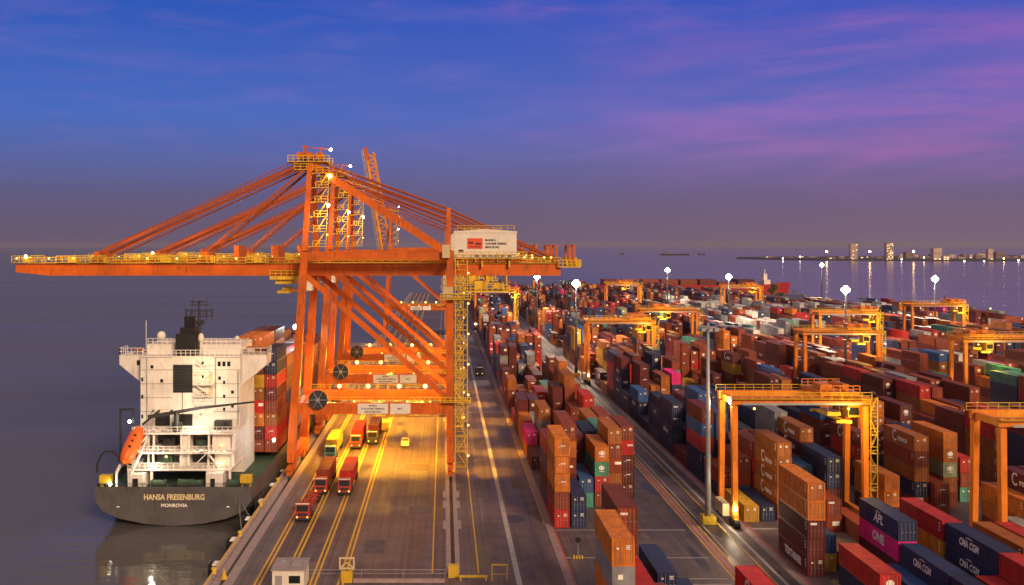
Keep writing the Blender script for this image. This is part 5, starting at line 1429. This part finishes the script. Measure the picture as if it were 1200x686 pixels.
# ------------------------------------------------------------------ lights
def lamp(kind, loc, e, col, **kw):
    d_ = bpy.data.lights.new('light', kind); d_.energy = e; d_.color = col
    for k, v in kw.items(): setattr(d_, k, v)
    o = bpy.data.objects.new('light', d_); COL.objects.link(o); o.location = loc; return o
sun = lamp('SUN', (0, -50, 100), 3.3, (1.0, .68, .40), angle=R(16))
SUN_EL, SUN_AZ = R(25), R(207)      # low afterglow behind the camera, to the right
dv = Vector((.45 * math.cos(SUN_EL), -.89 * math.cos(SUN_EL), math.sin(SUN_EL)))
sun.rotation_euler = dv.to_track_quat('Z', 'Y').to_euler()
for x, y, h in LIT:
    lamp('SPOT', (x, y + 5.0, h - 2.5), 95000, (1, .82, .55), shadow_soft_size=.8, spot_size=R(165), spot_blend=.5)
for cy_ in (209, 253, 298):
    for x in (-22, -14, -6):
        l = lamp('SPOT', (x, cy_ + 9, 12.2), 30000, (1, .43, .006), shadow_soft_size=.5, spot_size=R(138), spot_blend=.35)
        l.rotation_euler = (R(6), 0, 0)
    for x in (-22, -14, -6):
        l = lamp('SPOT', (x, cy_ - 10.5, 12.4), 2200, (1, .44, .01), shadow_soft_size=.5, spot_size=R(110), spot_blend=.9); l.rotation_euler = (R(0), 0, 0)
    for x in (-24, -14, -5): lamp('POINT', (x, cy_ + 2.5, 17.2), 3800, (1, .50, .05), shadow_soft_size=.4)
    lamp('POINT', (7.5, cy_ - 8, 30), 800, (1, .62, .15), shadow_soft_size=2.2)
    lamp('POINT', (-24, cy_ - 10, 52), 1500, (1, .62, .2), shadow_soft_size=.6)
    for x in (-45, -62, -78): lamp('POINT', (x, cy_ - 8, 45.5), 900, (1, .6, .18), shadow_soft_size=.6)
for x, y in ((8.5, 204), (12.5, 222), (8.2, 246), (13, 262), (9, 290)):
    l = lamp('SPOT', (x, y, 24), 60000, (1, .46, .02), shadow_soft_size=.4, spot_size=R(34), spot_blend=.9)
# gantry lamps
for x, y, t, lab in gantries:
    lamp('POINT', (x + 21.3 * t + 1.5, y - 7.5, 18.2), 2600, (1, .66, .10), shadow_soft_size=.5)
lamp('POINT', (47.0, 163.0, 3.0), 900, (1, .85, .5), shadow_soft_size=.3)
lamp('POINT', (46, 167, 20), 2500, (1, .85, .5), shadow_soft_size=.3)
# ship lamps
for p_, e, c_ in (((-45, 182, 14), 1300, (1, .85, .6)), ((-40, 180, 7), 160, (1, .8, .5)), ((-52, 179, 7.5), 700, (1, .9, .6)), ((-44.5, 184, 22), 800, (1, .78, .42)), ((-33, 196, 9), 500, (.85, 1, .92)), ((-34.5, 236, 26), 3000, (.9, 1, .95))):
    lamp('POINT', p_, e, c_, shadow_soft_size=.3)

# ------------------------------------------------------------------ sky
wd = bpy.data.worlds.new('World'); SC.world = wd; wd.use_nodes = True
nt = wd.node_tree; L = nt.links.new
for n_ in list(nt.nodes): nt.nodes.remove(n_)
out = node(nt, 'ShaderNodeOutputWorld'); bg = node(nt, 'ShaderNodeBackground'); L(bg.outputs[0], out.inputs[0])
tc = node(nt, 'ShaderNodeTexCoord'); sx = node(nt, 'ShaderNodeSeparateXYZ'); L(tc.outputs['Generated'], sx.inputs[0])
def srgb(*c): return tuple(((v / 255) / 12.92 if v / 255 <= .04045 else (((v / 255) + .055) / 1.055) ** 2.4) for v in c) + (1,)
def ramp(stops, src):
    r = node(nt, 'ShaderNodeValToRGB'); e = r.color_ramp.elements
    for k, (p, c_) in enumerate(stops):
        el = e[k] if k < 2 else e.new(p); el.position = p; el.color = c_
    L(src, r.inputs[0]); return r.outputs[0]
def math_(op, a, b, clamp=False):
    n_ = node(nt, 'ShaderNodeMath', operation=op); n_.use_clamp = clamp
    for k, v in enumerate((a, b)):
        if isinstance(v, (int, float)): n_.inputs[k].default_value = v
        else: L(v, n_.inputs[k])
    return n_.outputs[0]
def mrange(src, f0, f1, t0=0, t1=1, smooth=True):
    n_ = node(nt, 'ShaderNodeMapRange'); n_.interpolation_type = 'SMOOTHSTEP' if smooth else 'LINEAR'; L(src, n_.inputs['Value'])
    for k, v in zip(('From Min', 'From Max', 'To Min', 'To Max'), (f0, f1, t0, t1)): n_.inputs[k].default_value = v
    return n_.outputs[0]
def mix(f, a, b, mode='MIX'):
    n_ = node(nt, 'ShaderNodeMix', data_type='RGBA'); n_.blend_type = mode
    if isinstance(f, (int, float)): n_.inputs[0].default_value = f
    else: L(f, n_.inputs[0])
    for k, v in ((6, a), (7, b)):
        if isinstance(v, tuple): n_.inputs[k].default_value = v
        else: L(v, n_.inputs[k])
    return n_.outputs[2]
z = sx.outputs['Z']
left = ramp([(0, srgb(100, 88, 112)), (.02, srgb(99, 89, 115)), (.048, srgb(92, 90, 130)), (.085, srgb(84, 100, 164)), (.125, srgb(68, 104, 190)), (.235, srgb(36, 84, 182)), (.30, srgb(128, 122, 136)), (1, srgb(156, 142, 144))], z)
right = ramp([(0, srgb(122, 100, 120)), (.02, srgb(118, 97, 121)), (.048, srgb(110, 95, 132)), (.085, srgb(108, 100, 160)), (.125, srgb(94, 100, 182)), (.235, srgb(58, 82, 188)), (.30, srgb(132, 122, 138)), (1, srgb(156, 142, 144))], z)
base = mix(mrange(sx.outputs['X'], -.4, .55), left, right)
# pink evening clouds, thin and drawn out
def cloud(scale, vec, rot, lo, hi, detail=5):
    mp = node(nt, 'ShaderNodeMapping'); mp.inputs['Scale'].default_value = vec; mp.inputs['Rotation'].default_value = rot
    L(tc.outputs['Generated'], mp.inputs['Vector'])
    n_ = node(nt, 'ShaderNodeTexNoise'); n_.inputs['Scale'].default_value = scale; n_.inputs['Detail'].default_value = detail; n_.inputs['Roughness'].default_value = .55; n_.inputs['Distortion'].default_value = .4
    L(mp.outputs[0], n_.inputs['Vector']); return mrange(n_.outputs['Fac'], lo, hi)
c1 = cloud(2.2, (1, 1, 6.5), (0, R(-14), 0), .42, .75)
c2 = cloud(5.0, (1, 1, 7.0), (0, R(-20), 0), .45, .8, 7)
band = math_('MULTIPLY', mrange(z, .03, .10), mrange(z, .40, .16))
mask = math_('MULTIPLY', band, mrange(sx.outputs['X'], .02, .42))
cl = math_('MULTIPLY', math_('MULTIPLY', math_('ADD', math_('MULTIPLY', c1, .8), math_('MULTIPLY', c2, .5)), mask), .62, True)
base = mix(cl, base, srgb(198, 104, 178))
c3 = cloud(11.0, (1, 1, 5.0), (0, R(-24), 0), .48, .74, 9)
base = mix(math_('MULTIPLY', math_('MULTIPLY', c2, band), .24), base, srgb(138, 120, 192))
base = mix(math_('MULTIPLY', math_('MULTIPLY', c3, mrange(z, .05, .14)), .10), base, srgb(176, 120, 184))
wisp = math_('MULTIPLY', math_('MULTIPLY', mrange(z, .218, .228), mrange(z, .245, .234)), math_('MULTIPLY', mrange(sx.outputs['X'], .03, .07), mrange(sx.outputs['X'], .15, .09)))
wisp = math_('MULTIPLY', wisp, c2)
base = mix(math_('MULTIPLY', wisp, .75), base, srgb(196, 116, 184))
# afterglow on the side of the set sun, behind the camera
gy = math_('MULTIPLY', mrange(sx.outputs['Y'], -.05, -.9), mrange(z, .9, 0.0))
base = mix(gy, base, (.62, .38, .24, 1))
sky = node(nt, 'ShaderNodeTexSky'); sky.sky_type = 'NISHITA'; sky.sun_disc = False; sky.sun_elevation = R(1.0); sky.sun_rotation = R(157)
skc = mix(1.0, sky.outputs[0], (.006, .006, .006, 1), 'MULTIPLY')
base = mix(1.0, base, skc, 'ADD')
L(base, bg.inputs['Color']); bg.inputs['Strength'].default_value = 1.0

# ------------------------------------------------------------------ evening haze
hb = MB().box(-24500, 24500, -24500, 24500, SEA_Z - 1.0 - 9, 72)
hm = bpy.data.materials.new('evening_haze'); hm.use_nodes = True; hn = hm.node_tree
hn.nodes.remove(hn.nodes['Principled BSDF'])
pv = hn.nodes.new('ShaderNodeVolumePrincipled'); pv.inputs['Color'].default_value = (.66, .60, .68, 1); pv.inputs['Density'].default_value = HAZE; pv.inputs['Anisotropy'].default_value = .2
hn.links.new(pv.outputs[0], hn.nodes['Material Output'].inputs['Volume'])
tag(hb.build('haze', hm), kind='stuff')

# ------------------------------------------------------------------ camera and render
cam = bpy.data.cameras.new('Camera'); co = bpy.data.objects.new('Camera', cam); COL.objects.link(co)
co.location = (0, 0, H); co.rotation_euler = (R(90), 0, 0)
cam.sensor_width = 36; cam.lens = 36 * F_PX / 1200
cam.shift_x = (600 - CX) / 1200; cam.shift_y = (CY - 343) / 1200
cam.clip_start = 1; cam.clip_end = 200000
SC.camera = co
SC.view_settings.view_transform = 'Standard'; SC.view_settings.look = 'None'
SC.view_settings.exposure = 0.0; SC.view_settings.gamma = 1.0; SC.view_settings.use_curve_mapping = False
SC.render.engine = 'CYCLES'
SC.cycles.use_denoising = True
SC.cycles.max_bounces = 5; SC.cycles.diffuse_bounces = 2; SC.cycles.glossy_bounces = 3; SC.cycles.transmission_bounces = 2; SC.cycles.volume_bounces = 0
SC.cycles.sample_clamp_indirect = 4.0; SC.cycles.caustics_reflective = False; SC.cycles.caustics_refractive = False
print('containers', len(boxes), 'near', len(near), 'min px', vis[near[-1]], 'objects', len(SC.objects))
